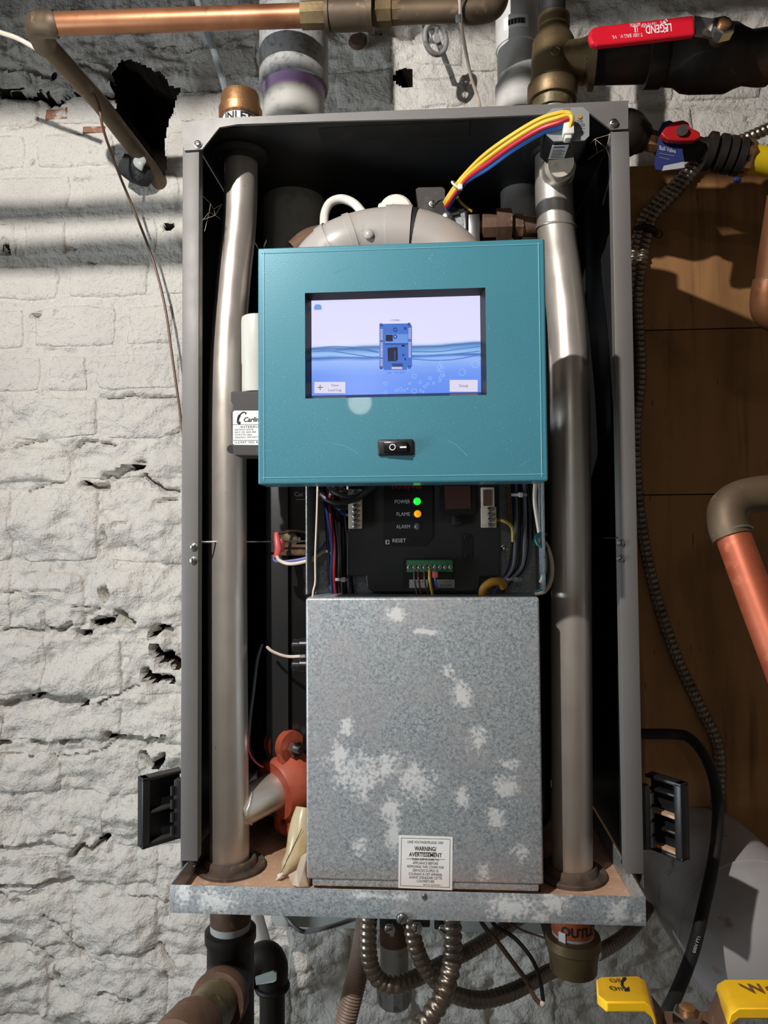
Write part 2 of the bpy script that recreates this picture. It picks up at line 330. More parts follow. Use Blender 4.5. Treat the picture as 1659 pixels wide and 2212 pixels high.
for nme, c in dict(board=(64, 112, 202), board_dark=(40, 62, 128), board_black=(22, 26, 58), button=(222, 216, 240), text=(96, 96, 120), pins=(196, 190, 220), bubble=(170, 204, 255), icon=(104, 148, 226), plus=(110, 130, 110), line=(84, 124, 190)).items(): glow('screen_'+nme, c)

# ================================================================== THE SETTING
WY = 0.42
def fbm2(x, z, oct=5, f=1.0, seed=0):
    rng = np.random.RandomState(seed); T = rng.rand(64, 64)*2-1; out = np.zeros_like(x); a = 1.0; tot = 0
    for o in range(oct):
        X = x*f+o*17.3; Z = z*f+o*9.1; xi = np.floor(X).astype(int); zi = np.floor(Z).astype(int); u = X-xi; v = Z-zi
        u = u*u*(3-2*u); v = v*v*(3-2*v); g = lambda i, j: T[i % 64, j % 64]
        out += a*((g(xi, zi)*(1-u)+g(xi+1, zi)*u)*(1-v)+(g(xi, zi+1)*(1-u)+g(xi+1, zi+1)*u)*v); tot += a; a *= 0.5; f *= 2.0
    return out/tot
def crop(pts, s, ox, oy): return [(ox+x/s, oy+y/s) for x, y in pts]
CR = []   # (polyline px, half width px, depth m)
def cr(pts, wpx, dep, s=1.0, o=(0, 0)): CR.append((crop(pts, s, *o), wpx, dep))
c7 = dict(s=3.403, o=(0, 850)); c8 = dict(s=2.902, o=(0, 1450)); c6 = dict(s=2.95, o=(0, 150))
cr([(0, 430), (60, 420), (140, 375), (250, 350), (370, 330)], 2.5, 0.012, **c7)
cr([(560, 385), (630, 340), (720, 355), (800, 380), (870, 400)], 3, 0.014, **c7)
cr([(610, 660), (680, 690), (790, 680)], 5, 0.03, **c7); cr([(740, 615), (830, 600), (920, 550), (1040, 530)], 6, 0.03, **c7); cr([(1000, 500), (1040, 495)], 4, 0.02, **c7)
cr([(1060, 590), (1110, 650), (1180, 700), (1310, 715)], 3, 0.02, **c7); cr([(210, 735), (250, 680), (330, 665), (450, 655)], 2.5, 0.012, **c7)
cr([(0, 1475), (200, 1460), (450, 1450)], 2.5, 0.01, **c7); cr([(795, 1430), (800, 1490)], 7, 0.035, **c7); cr([(570, 1560), (740, 1590)], 2, 0.012, **c7)
cr([(310, 1630), (350, 1720), (450, 1735), (540, 1690)], 4, 0.02, **c7); cr([(590, 1765), (655, 1760)], 7, 0.04, **c7); cr([(690, 1700), (760, 1670), (830, 1660)], 8, 0.04, **c7)
cr([(880, 1610), (930, 1680), (980, 1700)], 6, 0.03, **c7); cr([(1130, 1760), (1180, 1720), (1240, 1740)], 8, 0.04, **c7)
cr([(1160, 1860), (1190, 1950), (1260, 1920), (1310, 1980)], 9, 0.05, **c7); cr([(1060, 2060), (1120, 2110), (1200, 2090), (1270, 2095)], 7, 0.04, **c7); cr([(0, 1750), (150, 1735), (320, 1740)], 3, 0.015, **c7)
cr([(1140, 800), (1300, 765)], 3, 0.012, **c7); cr([(840, 970), (930, 955)], 4, 0.012, **c7); cr([(780, 960), (790, 1090)], 2, 0.012, **c7); cr([(880, 1110), (1010, 1115)], 2.5, 0.01, **c7)
cr([(0, 215), (100, 200), (180, 170), (330, 155), (430, 185), (530, 190)], 7, 0.035, **c8); cr([(620, 190), (700, 160), (830, 100), (900, 70)], 2, 0.015, **c8)
cr([(0, 445), (60, 445)], 5, 0.025, **c8); cr([(210, 440), (290, 450)], 4, 0.02, **c8); cr([(390, 440), (500, 430)], 4, 0.02, **c8); cr([(690, 405), (800, 415), (930, 430), (1030, 410)], 6, 0.035, **c8)
cr([(340, 535), (420, 550), (560, 515), (660, 480), (720, 430)], 2, 0.014, **c8); cr([(890, 520), (970, 590), (1030, 520)], 5, 0.03, **c8); cr([(0, 525), (120, 520), (210, 535)], 2, 0.01, **c8)
cr([(0, 1105), (170, 1110), (340, 1095)], 6, 0.025, **c8); cr([(450, 1170), (510, 1100), (560, 1130), (650, 1060)], 5, 0.025, **c8); cr([(0, 1340), (130, 1325), (270, 1340), (440, 1320)], 4, 0.02, **c8)
cr([(0, 1385), (60, 1430), (150, 1435)], 3, 0.015, **c8); cr([(260, 1000), (350, 1010), (470, 1040), (560, 1060)], 2, 0.012, **c8)
cr([(280, 1530), (400, 1640), (460, 1720), (590, 1830)], 2.5, 0.014, **c8); cr([(160, 1680), (260, 1740), (330, 1860), (350, 1960), (400, 2040)], 2, 0.012, **c8); cr([(640, 2015), (700, 2010), (830, 2060)], 3, 0.014, **c8); cr([(990, 1700), (1100, 1880)], 2, 0.01, **c8)
cr([(800, 1410), (1040, 1460)], 3, 0.012, **c8)
cr([(0, 200), (92, 203), (112, 218), (132, 224), (150, 206), (245, 200)], 7, 0.05)
cr([(20, 1100), (40, 1130), (55, 1165)], 5, 0.03, **c6); cr([(1065, 1005), (1085, 1000)], 6, 0.04, **c6); cr([(575, 1215), (620, 1220)], 3, 0.015, **c6); cr([(180, 1567), (260, 1560)], 3, 0.02, **c6)
cr([(640, 2072), (760, 2080), (1120, 2075)], 2.5, 0.014, **c6); cr([(270, 1780), (480, 1785)], 1.6, 0.008, **c6); cr([(480, 695), (580, 690)], 2, 0.012, **c6); cr([(190, 600), (215, 570)], 2, 0.012, **c6); cr([(60, 375), (160, 355), (260, 345)], 2, 0.01, **c6)
cr([(440, 1120), (480, 1130)], 4, 0.02, **c6)
cr([(400, 190), (470, 192)], 2.5, 0.02); cr([(320, 100), (375, 92)], 2, 0.015); cr([(400, 108), (440, 92)], 2, 0.012); cr([(800, 60), (880, 80), (905, 60)], 5, 0.03)
cr([(1470, 232), (1560, 236), (1620, 226)], 1.6, 0.008); cr([(1600, 262), (1659, 252)], 1.6, 0.008); cr([(0, 145), (60, 150), (120, 165)], 5, 0.03); cr([(180, 140), (240, 165)], 4, 0.02)
HOLE = [(246, 205), (238, 165), (262, 128), (296, 138), (322, 150), (346, 164), (364, 184), (389, 192), (377, 218), (356, 285), (354, 340), (352, 380), (335, 362), (300, 318), (278, 280), (252, 240)]
HOLE2 = [(857, 150), (893, 148), (892, 170), (884, 181), (866, 187), (857, 176)]
def px2(x, y): p = P(x, y, WY); return p[0], p[2]
PXM = SZ(1, 829, 1100, WY)
def wall_height(X, Z, rough=1.0):
    """protrusion towards the room (+) of the painted masonry surface at X, Z"""
    zt = P(200, 870, WY)[2]
    low = 1/(1+np.exp((Z-zt)/0.03))                   # 1 in the rubble zone, 0 in the brick zone
    up = 1/(1+np.exp(-(Z-P(200, 195, WY)[2])/0.02))   # rough rubble again near the ceiling
    k = np.clip(low+up*0.9, 0, 1)
    h = fbm2(X, Z, 3, 3.0, 1)*0.010
    h += fbm2(X, Z*1.6, 5, 11.0, 2)*(0.004+0.016*k)*rough
    rid = 1-np.abs(fbm2(X*0.8, Z*1.9, 5, 14.0, 3))*2
    h += (rid-0.6)*(0.001+0.006*k)
    h += fbm2(X, Z, 4, 60.0, 4)*(0.0012+0.0022*k)
    h += fbm2(X, Z*1.3, 4, 30.0, 21)*(0.0016+0.0075*k)+np.abs(fbm2(X, Z, 3, 48.0, 22))*(-0.0015-0.006*k)
    wx = X+fbm2(X, Z, 3, 45.0, 5)*0.006; wz = Z+fbm2(X, Z, 3, 45.0, 6)*0.006
    for pts, wpx, dep in CR:
        q = [px2(*p) for p in pts]; d = np.full(X.shape, 9.0)
        for a, b in zip(q[:-1], q[1:]):
            ax, az = a; bx, bz = b; L2 = (bx-ax)**2+(bz-az)**2+1e-12
            t = np.clip(((wx-ax)*(bx-ax)+(wz-az)*(bz-az))/L2, 0, 1)
            d = np.minimum(d, np.hypot(wx-ax-t*(bx-ax), wz-az-t*(bz-az)))
        r = wpx*PXM; h -= dep*np.clip(1.35-d/r, 0, 1)**0.7*(d < 1.35*r)
    # the large broken hole
    for hole, dep in ((HOLE, 0.16), (HOLE2, 0.10)):
        q = np.array([px2(*p) for p in hole]); ins = np.zeros(X.shape, bool); n = len(q); j = n-1
        for i in range(n):
            c = ((q[i, 1] > wz) != (q[j, 1] > wz)) & (wx < (q[j, 0]-q[i, 0])*(wz-q[i, 1])/(q[j, 1]-q[i, 1]+1e-12)+q[i, 0]); ins ^= c; j = i
        h = np.where(ins, h-dep, h)
    return h
def grid_axis(a0, a1, f0, f1, fine, coarse):
    return np.unique(np.round(np.concatenate([np.arange(a0, f0, coarse), np.arange(f0, f1, fine), np.arange(f1, a1+coarse, coarse)]), 5))
gx = np.unique(np.round(np.concatenate([np.arange(-1.6, -0.86, 0.008), np.arange(-0.86, -0.38, 0.003), np.arange(-0.38, 0.85, 0.005), np.arange(0.85, 1.601, 0.01), [1.6]]), 5)); gz = grid_axis(0.0, 2.9, 0.5, 2.46, 0.0035, 0.05)
XX, ZZ = np.meshgrid(gx, gz); HH = wall_height(XX, ZZ)
nzr, nxr = XX.shape
wg = G(); wg.V = list(np.stack([XX.ravel(), (WY-HH).ravel(), ZZ.ravel()], 1))
idx = np.arange(nzr*nxr).reshape(nzr, nxr)
wg.F = [tuple(int(i) for i in q) for q in np.stack([idx[:-1, :-1], idx[:-1, 1:], idx[1:, 1:], idx[1:, :-1]], -1).reshape(-1, 4)]
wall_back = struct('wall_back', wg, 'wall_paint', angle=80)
wall_back.data.materials.append(M['cavity_masonry_shade'])   # bare dark masonry; shade of the hole and deep cracks put into its colour
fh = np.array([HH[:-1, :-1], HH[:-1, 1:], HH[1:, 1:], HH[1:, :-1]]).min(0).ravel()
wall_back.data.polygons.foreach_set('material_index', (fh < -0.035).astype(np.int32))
# single bricks and stones, each standing a little proud of the joints
def piece(name, x0, x1, z0, z1, proud, mat='wall_paint', round_=8, step=0.005, seed=0):
    nx = max(6, int((x1-x0)/step)); nz = max(5, int((z1-z0)/step))
    u = np.linspace(-1, 1, nx); v = np.linspace(-1, 1, nz); U, Vv = np.meshgrid(u, v)
    # squircle mapping pulls corners in; noise makes the outline irregular
    kk = (np.abs(U)*np.abs(Vv))**3
    X = (x0+x1)/2+(x1-x0)/2*U*(1-0.10*kk); Z = (z0+z1)/2+(z1-z0)/2*Vv*(1-0.12*kk)
    X = X+fbm2(X+seed*3.1, Z, 3, 18.0, 8)*0.010*np.abs(U)**3; Z = Z+fbm2(X, Z+seed*1.7, 3, 18.0, 9)*0.009*np.abs(Vv)**3
    e = np.maximum(np.abs(U), np.abs(Vv)); prof = proud*(1-e**round_)+(-0.014)*np.clip((e-0.985)/0.015, 0, 1)
    H = wall_height(X, Z)+prof+fbm2(X+seed, Z, 2, 6.0, 12)*proud*0.5*(1-e**4)
    g = G(); g.V = list(np.stack([X.ravel(), (WY-H).ravel(), Z.ravel()], 1)); ix = np.arange(nx*nz).reshape(nz, nx)
    g.F = [tuple(int(i) for i in q) for q in np.stack([ix[:-1, :-1], ix[:-1, 1:], ix[1:, 1:], ix[1:, :-1]], -1).reshape(-1, 4)]
    o = obj(name, g, mat, wall_back, angle=70); o.data.materials.append(M['cavity_masonry_shade']); hb = H-prof
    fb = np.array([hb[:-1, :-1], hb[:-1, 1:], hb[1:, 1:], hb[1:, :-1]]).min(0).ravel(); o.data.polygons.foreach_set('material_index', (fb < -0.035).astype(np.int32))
    return o
rows = [201, 277, 367, 462, 560, 652, 757, 852]
rng = random.Random(4); sd = 0
split = {0: [-40, 92, 250], 1: [-160, 68, 258], 2: [-60, 160, 395, 560], 3: [-180, 40, 150, 345, 540], 4: [-110, 135, 330, 560], 5: [-170, 58, 262, 380, 560], 6: [-80, 95, 195, 400, 580], }
for i in range(7):
    za = P(200, rows[i], WY)[2]; zb = P(200, rows[i+1], WY)[2]
    for a, b in zip(split[i][:-1], split[i][1:]):
        sd += 1; xa = P(a, rows[i]+45, WY)[0]; xb = P(b, rows[i]+45, WY)[0]
        piece('brick', xa+0.005, xb-0.005, zb+0.005, za-0.004, 0.0035, seed=sd)
piece('brick', P(385, 240, WY)[0], P(560, 240, WY)[0], P(400, 270, WY)[2], P(400, 196, WY)[2], 0.004, seed=40)
piece('brick', P(356, 330, WY)[0], P(560, 330, WY)[0], P(400, 362, WY)[2], P(400, 280, WY)[2], 0.004, seed=41)
piece('brick', P(92, 225, WY)[0], P(150, 225, WY)[0], P(120, 268, WY)[2], P(120, 228, WY)[2], 0.0045, 'bare_brick', seed=42)
piece('brick', P(172, 280, WY)[0], P(232, 280, WY)[0], P(200, 294, WY)[2], P(200, 268, WY)[2], 0.004, 'bare_brick', seed=43)
lrows = [852, 955, 1045, 1225, 1362, 1505, 1612, 1722, 1835, 1925, 2060, 2215, 2330]
for i in range(len(lrows)-1):
    za = P(200, lrows[i], WY)[2]; zb = P(200, lrows[i+1], WY)[2]; x = -170+rng.uniform(0, 80)
    while x < 420:
        ww = rng.uniform(150, 290); sd += 1
        piece('stone', P(x, lrows[i], WY)[0]+0.004, P(x+ww, lrows[i], WY)[0]-0.004, zb+0.003+rng.uniform(-0.004, 0.004), za-0.003+rng.uniform(-0.004, 0.004), rng.uniform(0.003, 0.010), round_=5, seed=sd)
        x += ww
for i, (a, b, c, d) in enumerate([(1380, 1500, 232, 330), (1500, 1700, 238, 330), (1300, 1460, 150, 230), (1460, 1640, 150, 228), (900, 1010, 165, 240), (720, 850, 150, 240), (1000, 1090, 90, 165), (905, 1000, 60, 150), (400, 560, 100, 188), (-20, 70, 140, 196), (75, 160, 150, 205), (165, 245, 140, 196), (760, 850, 60, 145), (660, 755, 2140, 2260), (760, 900, 2120, 2240), (900, 1060, 2110, 2230), (620, 760, 2010, 2135), (1060, 1200, 2080, 2220)]):
    piece('stone', P(a, c, WY)[0], P(b, c, WY)[0], P(a, d, WY)[2], P(a, c, WY)[2], 0.006, round_=5, seed=60+i)
struct('floor', G().box(-1.6, 1.6, -3.2, 0.5, -0.05, 0.0), 'concrete')
struct('ceiling', G().box(-1.6, 1.6, -3.2, 0.5, 2.9, 2.95), 'joist_wood')
struct('wall_left', G().box(-1.66, -1.6, -3.2, 0.5, 0, 2.9), 'room_wall')
struct('wall_right', G().box(1.6, 1.66, -3.2, 0.5, 0, 2.9), 'room_wall')
struct('wall_front', G().box(-1.66, 1.66, -3.26, -3.2, 0, 2.9), 'room_wall')

# plywood backboard, three boards
PY = 0.383
bb = thing('plywood_backboard', 'brown stained plywood backboard of wide boards screwed to the masonry wall', 'backboard', (P(1500, 1900, PY)[0], PY, P(1500, 1930, PY)[2]))
xl = P(1215, 700, PY)[0]; xr = P(1900, 700, PY)[0]
zs = [P(1500, y, PY)[2] for y in (352, 711, 1068, 1930)]
for a, b in zip(zs[:-1], zs[1:]): obj('board', G().box(xl, xr, PY, PY+0.013, b+0.0009, a-0.0009, 0.0012), 'plywood', bb)
obj('blue_screw', G().lathe([(0, 0.006), (0.003, 0.0055), (0.005, 0.003)], P(1591, 388, PY), (0, -1, 0), 14), 'ink_blue', bb)

# ================================================================== BOILER CABINET
XL, XR, ZB, ZT = -0.287, 0.2265, 1.136, 1.990
DEPTH = 0.35
cab = thing('boiler_cabinet', 'open grey steel boiler cabinet hung on the wall with its front cover removed', 'cabinet', ((XL+XR)/2, 0.18, ZB))
def side(sgn):
    x = XL if sgn > 0 else XR; g = G()
    g.box(x, x+sgn*0.0015, 0.0015, DEPTH, ZB-0.018, ZT-0.004)
    zb = ZB if sgn > 0 else P(1360, 1888, 0)[2]
    g.obox((x+sgn*0.0100, 0.0012, (zb+ZT-0.03)/2), np.eye(3), (0.0100, 0.0012, (ZT-0.03-zb)/2), 0.001)   # front flange
    g.box(x+sgn*0.0188, x+sgn*0.0200, 0.001, 0.013, zb+0.002, ZT-0.03)                                        # return lip
    return obj('side_panel', g, 'cabinet_paint', cab)
for sgn in (1, -1):
    side(sgn)
    x = XL if sgn > 0 else XR
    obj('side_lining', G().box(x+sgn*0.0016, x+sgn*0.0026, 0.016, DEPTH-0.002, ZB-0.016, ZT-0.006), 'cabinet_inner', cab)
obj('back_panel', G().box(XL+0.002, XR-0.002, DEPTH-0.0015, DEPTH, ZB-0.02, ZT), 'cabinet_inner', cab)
obj('top_panel', G().box(XL, XR, 0.0, DEPTH, ZT-0.0015, ZT), 'cabinet_paint', cab)
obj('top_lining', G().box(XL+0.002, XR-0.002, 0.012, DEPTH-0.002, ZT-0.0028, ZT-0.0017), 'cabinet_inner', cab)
rail = [(392, 265), (467, 255), (700, 245), (980, 233), (1181, 225), (1357, 217), (1357, 278), (1320, 280), (1274, 244), (1181, 247), (980, 255), (700, 262), (514, 268), (474, 275), (437, 322), (398, 325)]
obj('top_rail', G().prism(PP(*[(x, y, -0.003) for x, y in rail]), (0, 0.0028, 0)), 'cabinet_paint', cab, smooth=False)
obj('top_slot', G().prism(PP((724, 287, 0), (1010, 284, 0), (1000, 300, 0), (735, 312, 0))and [np.array(q) for q in [(-0.13, 0.02, ZT-0.0035), (0.05, 0.02, ZT-0.0035), (0.05, 0.05, ZT-0.0035), (-0.13, 0.05, ZT-0.0035)]], (0, 0, 0.0006)), 'rubber', cab, smooth=False)
def screw(px, py, Y, r, parent, mat='zinc_screw', slot=True, axis=(0, -1, 0), name='screw', rot=0.6):
    c = P(px, py, Y) if Y is not None else np.array(px); a = nrm(axis)
    g = G().lathe([(0, r*1.25), (r*0.25, r*1.25), (r*0.3, r), (r*0.8, r*0.95), (r*0.95, r*0.7)], c, a, 12)
    s = obj(name, g, mat, parent)
    if slot:
        u = nrm(np.cross(a, [0.2, 0.1, 1])); v = np.cross(a, u); d = u*math.cos(rot)+v*math.sin(rot)
        obj('slot', G().obox(c+a*r*0.93, (d, np.cross(a, d), a), (r*0.85, r*0.16, r*0.07)), 'ink_black', s)
    return s
screw(428, 312, -0.0032, 0.0038, cab); screw(1325, 267, -0.0032, 0.0042, cab)
screw(419, 1181, 0.0, 0.0036, cab, rot=0.9); screw(418, 1210, 0.0, 0.0036, cab, rot=1.7); screw(1340, 1173, 0.0, 0.0034, cab, rot=1.6); screw(1339, 1207, 0.0, 0.0034, cab, rot=0.9)
# wall bracket behind the cabinet
mb = tag(obj('mounting_rail', G().box(P(590, 1990, 0.36)[0], P(1255, 1990, 0.36)[0], DEPTH+0.0005, DEPTH+0.03, P(900, 2004, 0.36)[2], P(900, 1900, 0.36)[2], 0.002), 'tape_grey'), 'pale grey steel mounting rail on the wall behind the cabinet bottom', 'bracket')

# drip tray
tray = thing('drip_tray', 'galvanised steel drip tray with dusty floor at the cabinet bottom', 'tray', (-0.03, 0.1, 1.09))
TX0, TX1, TF, TZ1, TZ0, TFL = -0.2805, 0.2135, -0.05, 1.1335, 1.1045, 1.1080
pt = [(P(x, y, TF)[0]-(-0.03), P(x, y, TF)[2]-1.09, rx, rz) for x, y, rx, rz in [(460, 1945, 0.028, 0.012), (400, 1935, 0.008, 0.015), (1100, 1958, 0.026, 0.012), (1200, 1950, 0.015, 0.012), (1330, 1965, 0.012, 0.014), (1380, 1985, 0.005, 0.005), (820, 1935, 0.03, 0.004), (1165, 1980, 0.008, 0.006)]]
galvanised_stained('galvanised_tray', pt)
obj('front_lip', G().obox(((TX0+TX1)/2, TF+0.0008, (TZ0+TZ1)/2), np.eye(3), ((TX1-TX0)/2, 0.0008, (TZ1-TZ0)/2), 0.0004), 'galvanised_tray', tray)
for x in (TX0, TX1-0.0014): obj('side_lip', G().prism([np.array(q) for q in [(x, TF+0.0014, TZ1), (x, TF+0.0014, TZ0), (x, 0.34, TZ0), (x, 0.34, TZ1)]], (0.0014, 0, 0)), 'galvanised', tray, smooth=False)
obj('tray_floor', G().box(TX0+0.001, TX1-0.001, TF+0.001, 0.34, TFL-0.0015, TFL), 'galvanised', tray)
dg = G(); nxd, nyd = 60, 44; xs = np.linspace(TX0+0.0016, TX1-0.0016, nxd); ys = np.linspace(TF+0.002, 0.33, nyd); DX, DY = np.meshgrid(xs, ys); DZ = TFL+0.0022+fbm2(DX, DY, 4, 22, 30)*0.0022
dg.V = list(np.stack([DX.ravel(), DY.ravel(), DZ.ravel()], 1)); di = np.arange(nxd*nyd).reshape(nyd, nxd); dg.F = [tuple(int(i) for i in q) for q in np.stack([di[:-1, :-1], di[:-1, 1:], di[1:, 1:], di[1:, :-1]], -1).reshape(-1, 4)]
obj('dust_layer', dg, 'dust', tray, kind='stuff')
screw(916, 1936, TF, 0.0024, tray, slot=False, name='rivet'); screw(868, 1983, TF, 0.0048, tray, slot=True, rot=1.2)
screw((TX1-0.0015, 0.02, P(1345, 1880, 0)[2]), 0, None, 0.0042, tray, axis=(-1, 0, 0))
screw((TX0+0.0015, 0.02, 1.122), 0, None, 0.0036, tray, axis=(1, 0, 0))

# ================================================================== WATER PIPES
PR = 0.0232
def grommet(c, R, name, label):
    g = G(); g.lathe([(0, R), (0.003, R), (0.0042, R*0.97), (0.0042, R*0.76), (0.010, R*0.72), (0.0115, R*0.69), (0.0115, R*0.60), (0, R*0.60)], c, (0, 0, 1), 36, caps=False)
    return g
inl = thing('inlet_pipe', 'stainless steel water pipe along the left side of the boiler, marked INLET above', 'pipe', P(497, 1893, 0.045))
pth = spline(PP((498, 1960, 0.045), (497, 1900, 0.045), (493, 1500, 0.045), (491, 1100, 0.045), (491, 860, 0.045), (494, 740, 0.048), (505, 600, 0.058), (516, 500, 0.068), (520, 420, 0.070), (521, 330, 0.070)), 8)
top = pth[-1]; pth = pth+[np.array([top[0], top[1], 2.02])]
obj('pipe_run', G().tube(pth, [PR if p[2] < 1.6 else max(PR*0.9, PR-(p[2]-1.6)*0.012) for p in pth], 28), 'stainless', inl)
ci = np.array([pth[0][0]+0.001, pth[0][1], TFL+0.001])
obj('grommet', grommet(ci+np.array([0, 0, 0.0015]), 0.0405, '', ''), 'rubber_dusty', inl)
ct = np.array([top[0], top[1], ZT-0.003])
g = G().lathe([(0, 0.0355), (-0.003, 0.0355), (-0.006, 0.033), (-0.0075, 0.0275), (-0.012, 0.026), (-0.012, 0.0215), (0, 0.0215)], ct, (0, 0, 1), 36, caps=False); obj('top_grommet', g, 'rubber', inl)
# branch stub on the inlet pipe
b0 = P(500, 1755, 0.045); b1 = P(592, 1708, 0.092); bd = nrm(b1-b0)
obj('branch_stub', G().tube([b0+bd*0.004, b0+bd*0.03, b1+bd*0.03], PR*0.98, 28), 'stainless', inl)
wpts = []
uu = nrm(np.cross(bd, [0, 0, 1])); vv = np.cross(bd, uu)
for k in range(33):
    a = 2*math.pi*k/32; q = b0+(uu*math.cos(a)+vv*math.sin(a))*PR*1.0
    # slide along branch until outside main pipe
    s_ = 0.0
    while math.hypot(q[0]+bd[0]*s_-b0[0], q[1]+bd[1]*s_-b0[1]) < PR*1.015 and s_ < 0.06: s_ += 0.001
    wpts.append(q+bd*s_)
obj('weld_bead', G().tube(wpts, 0.0013, 6), 'stainless', inl)
# inlet nipple and cap above the cabinet
nip = np.array([top[0]-0.0008, top[1], 2.0]); nz_ = lambda y: float(P(521, y, nip[1]-0.027)[2]-2.0)
obj('nipple', G().lathe([(-0.009, 0.0222), (nz_(215), 0.0222)], nip, (0, 0, 1), 28), 'label_white', inl)
text_cyl(inl, 'INLET', nip+np.array([0, 0, nz_(243)]), 0.0226, 0.0135, 'ink_black', ang0=0.10, wscale=1.05, bold=0.0004)
obj('brass_cap', G().lathe([(nz_(231), 0.0232), (nz_(230), 0.0265), (nz_(227), 0.0272), (nz_(210), 0.0272), (nz_(207), 0.0252), (nz_(186), 0.0246), (nz_(178), 0.0232), (nz_(174), 0.0195)], nip, (0, 0, 1), 30), 'brass', inl)

outp = thing('outlet_pipe', 'stainless steel water pipe along the right side of the boiler with a sensor tee', 'pipe', P(1235, 1930, 0.045))
pth2 = spline(PP((1236, 1975, 0.045), (1236, 1900, 0.045), (1235, 1500, 0.045), (1233, 1060, 0.045), (1230, 820, 0.046), (1224, 690, 0.055), (1213, 590, 0.068), (1203, 510, 0.080), (1197, 430, 0.084), (1196, 330, 0.085)), 8)
top2 = pth2[-1]; pth2 = pth2+[np.array([top2[0], top2[1], 2.03])]
obj('pipe_run', G().tube(pth2, PR, 28), 'stainless', outp)
obj('weld_ring', G().torus(P(1201, 492, 0.081), (0.03, -0.12, 1), PR+0.0003, 0.0016, 30, 8), 'stainless', outp)
obj('grommet', grommet(np.array([pth2[0][0], pth2[0][1]+0.002, TFL+0.0025]), 0.0405, '', ''), 'rubber_dusty', outp)
g = G().lathe([(0, 0.0395), (-0.003, 0.0395), (-0.006, 0.036), (-0.0075, 0.0285), (-0.012, 0.027), (-0.012, 0.0235), (0, 0.0235)], np.array([top2[0], top2[1], ZT-0.003]), (0, 0, 1), 36, caps=False); obj('top_grommet', g, 'rubber', outp)
tb0 = P(1199, 380, 0.085); tb1 = P(1210, 358, 0.04)
obj('sensor_branch', G().tube([tb0, tb0*0.5+tb1*0.5, tb1], [0.0205, 0.0195, 0.0185], 24), 'stainless', outp)
obj('weld_bead', G().torus(tb0*0.58+tb1*0.42, tb1-tb0, 0.0205, 0.0014, 28, 6), 'stainless', outp)

# brass tee over the outlet
tee = thing('brass_tee', 'brass pipe tee with reducing top on the outlet pipe above the cabinet', 'pipe fitting', np.array([top2[0], top2[1], 2.0]))
tc0 = P(1193, 215, 0.11); axis_up = nrm(P(1196, 40, 0.11)-tc0)
Lh = np.linalg.norm(P(1196, 40, 0.11)-tc0)
obj('body', G().lathe([(-0.004, 0.0305), (0.0, 0.032), (0.016, 0.032), (0.019, 0.0285), (0.055, 0.0275), (0.075, 0.0265), (Lh*0.82, 0.0200), (Lh*0.86, 0.0190), (Lh*0.87, 0.0205), (Lh, 0.0205)], tc0, axis_up, 32), 'bronze_dark', tee)
br0 = P(1195, 138, 0.11); br1 = P(1284, 132, 0.105); brd = nrm(br1-br0); bl = np.linalg.norm(br1-br0)
obj('side_branch', G().lathe([(0, 0.0255), (bl*0.6, 0.0255), (bl*0.78, 0.028), (bl*0.86, 0.0335), (bl, 0.0345), (bl, 0.027)], br0, brd, 32), 'bronze_dark', tee)
obj('maker_mark', G().torus(P(1200, 110, 0.078), (0.05, -1, 0), 0.0055, 0.0007, 24, 6), 'bronze_dark', tee)
obj('sealant_neck', G().tube([tc0-axis_up*0.016, tc0-axis_up*0.006, tc0+axis_up*0.002], [0.0238, 0.0262, 0.0265], 24).noise(0.0012, 160), 'pipe_sealant', tee)
tag(obj('insulated_pipe', G().tube(PP((1194, 60, 0.11), (1193, -40, 0.11), (1192, -160, 0.11)), 0.0165, 18).noise(0.0012, 90), 'rubber'), 'black foam insulated pipe rising from the brass tee', 'pipe')

# horizontal line with ball valve on the right; shade put into its dark colour
vln = thing('ball_valve', 'brass ball valve, shade painted into its dark body, with red lever on the line right of the brass tee', 'valve', P(1540, 190, 0.10))
p0 = P(1280, 134, 0.105); p1 = P(1900, 118, 0.10); d = nrm(p1-p0); q = lambda x: float(np.dot(P(x, 128, 0.103)-p0, d))
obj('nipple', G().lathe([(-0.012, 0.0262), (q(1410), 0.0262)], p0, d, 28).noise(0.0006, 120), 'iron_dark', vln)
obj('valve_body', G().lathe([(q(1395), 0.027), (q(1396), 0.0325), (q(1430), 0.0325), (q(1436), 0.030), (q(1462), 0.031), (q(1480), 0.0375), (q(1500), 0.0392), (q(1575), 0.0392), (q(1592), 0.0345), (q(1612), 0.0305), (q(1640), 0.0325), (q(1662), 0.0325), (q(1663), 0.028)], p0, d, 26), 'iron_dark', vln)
obj('outlet_run', G().lathe([(q(1655), 0.0262), (q(1900), 0.0262)], p0, d, 26), 'copper', vln)
sc = P(1559, 62, 0.036)
obj('stem', G().tube([P(1548, 100, 0.10), sc+np.array([0, 0.006, 0])], 0.011, 16), 'bronze_dark', vln)
n_ = nrm(np.array([0.12, -1, 0.25]))
obj('nut', G().lathe([(-0.006, 0.0145), (0.005, 0.0145), (0.006, 0.0125)], sc, n_, 6, phase=0.3), 'zinc_screw', vln, angle=20)
obj('stem_tip', G().lathe([(0.0, 0.0078), (0.009, 0.0078), (0.011, 0.005)], sc, n_, 16), 'brass', vln)
LV = PP((1272, 62, 0.02), (1500, 32, 0.02), (1500, 76, 0.02), (1274, 98, 0.02))
lv = [(1285, 56), (1320, 52), (1500, 31), (1503, 74), (1330, 94), (1290, 98), (1277, 94), (1272, 80), (1274, 64)]
bmh = G().prism(PP(*[(x, y, 0.018) for x, y in lv]), (0, 0.009, 0))
lev = obj('lever', bmh, 'vinyl_red', vln, smooth=False)
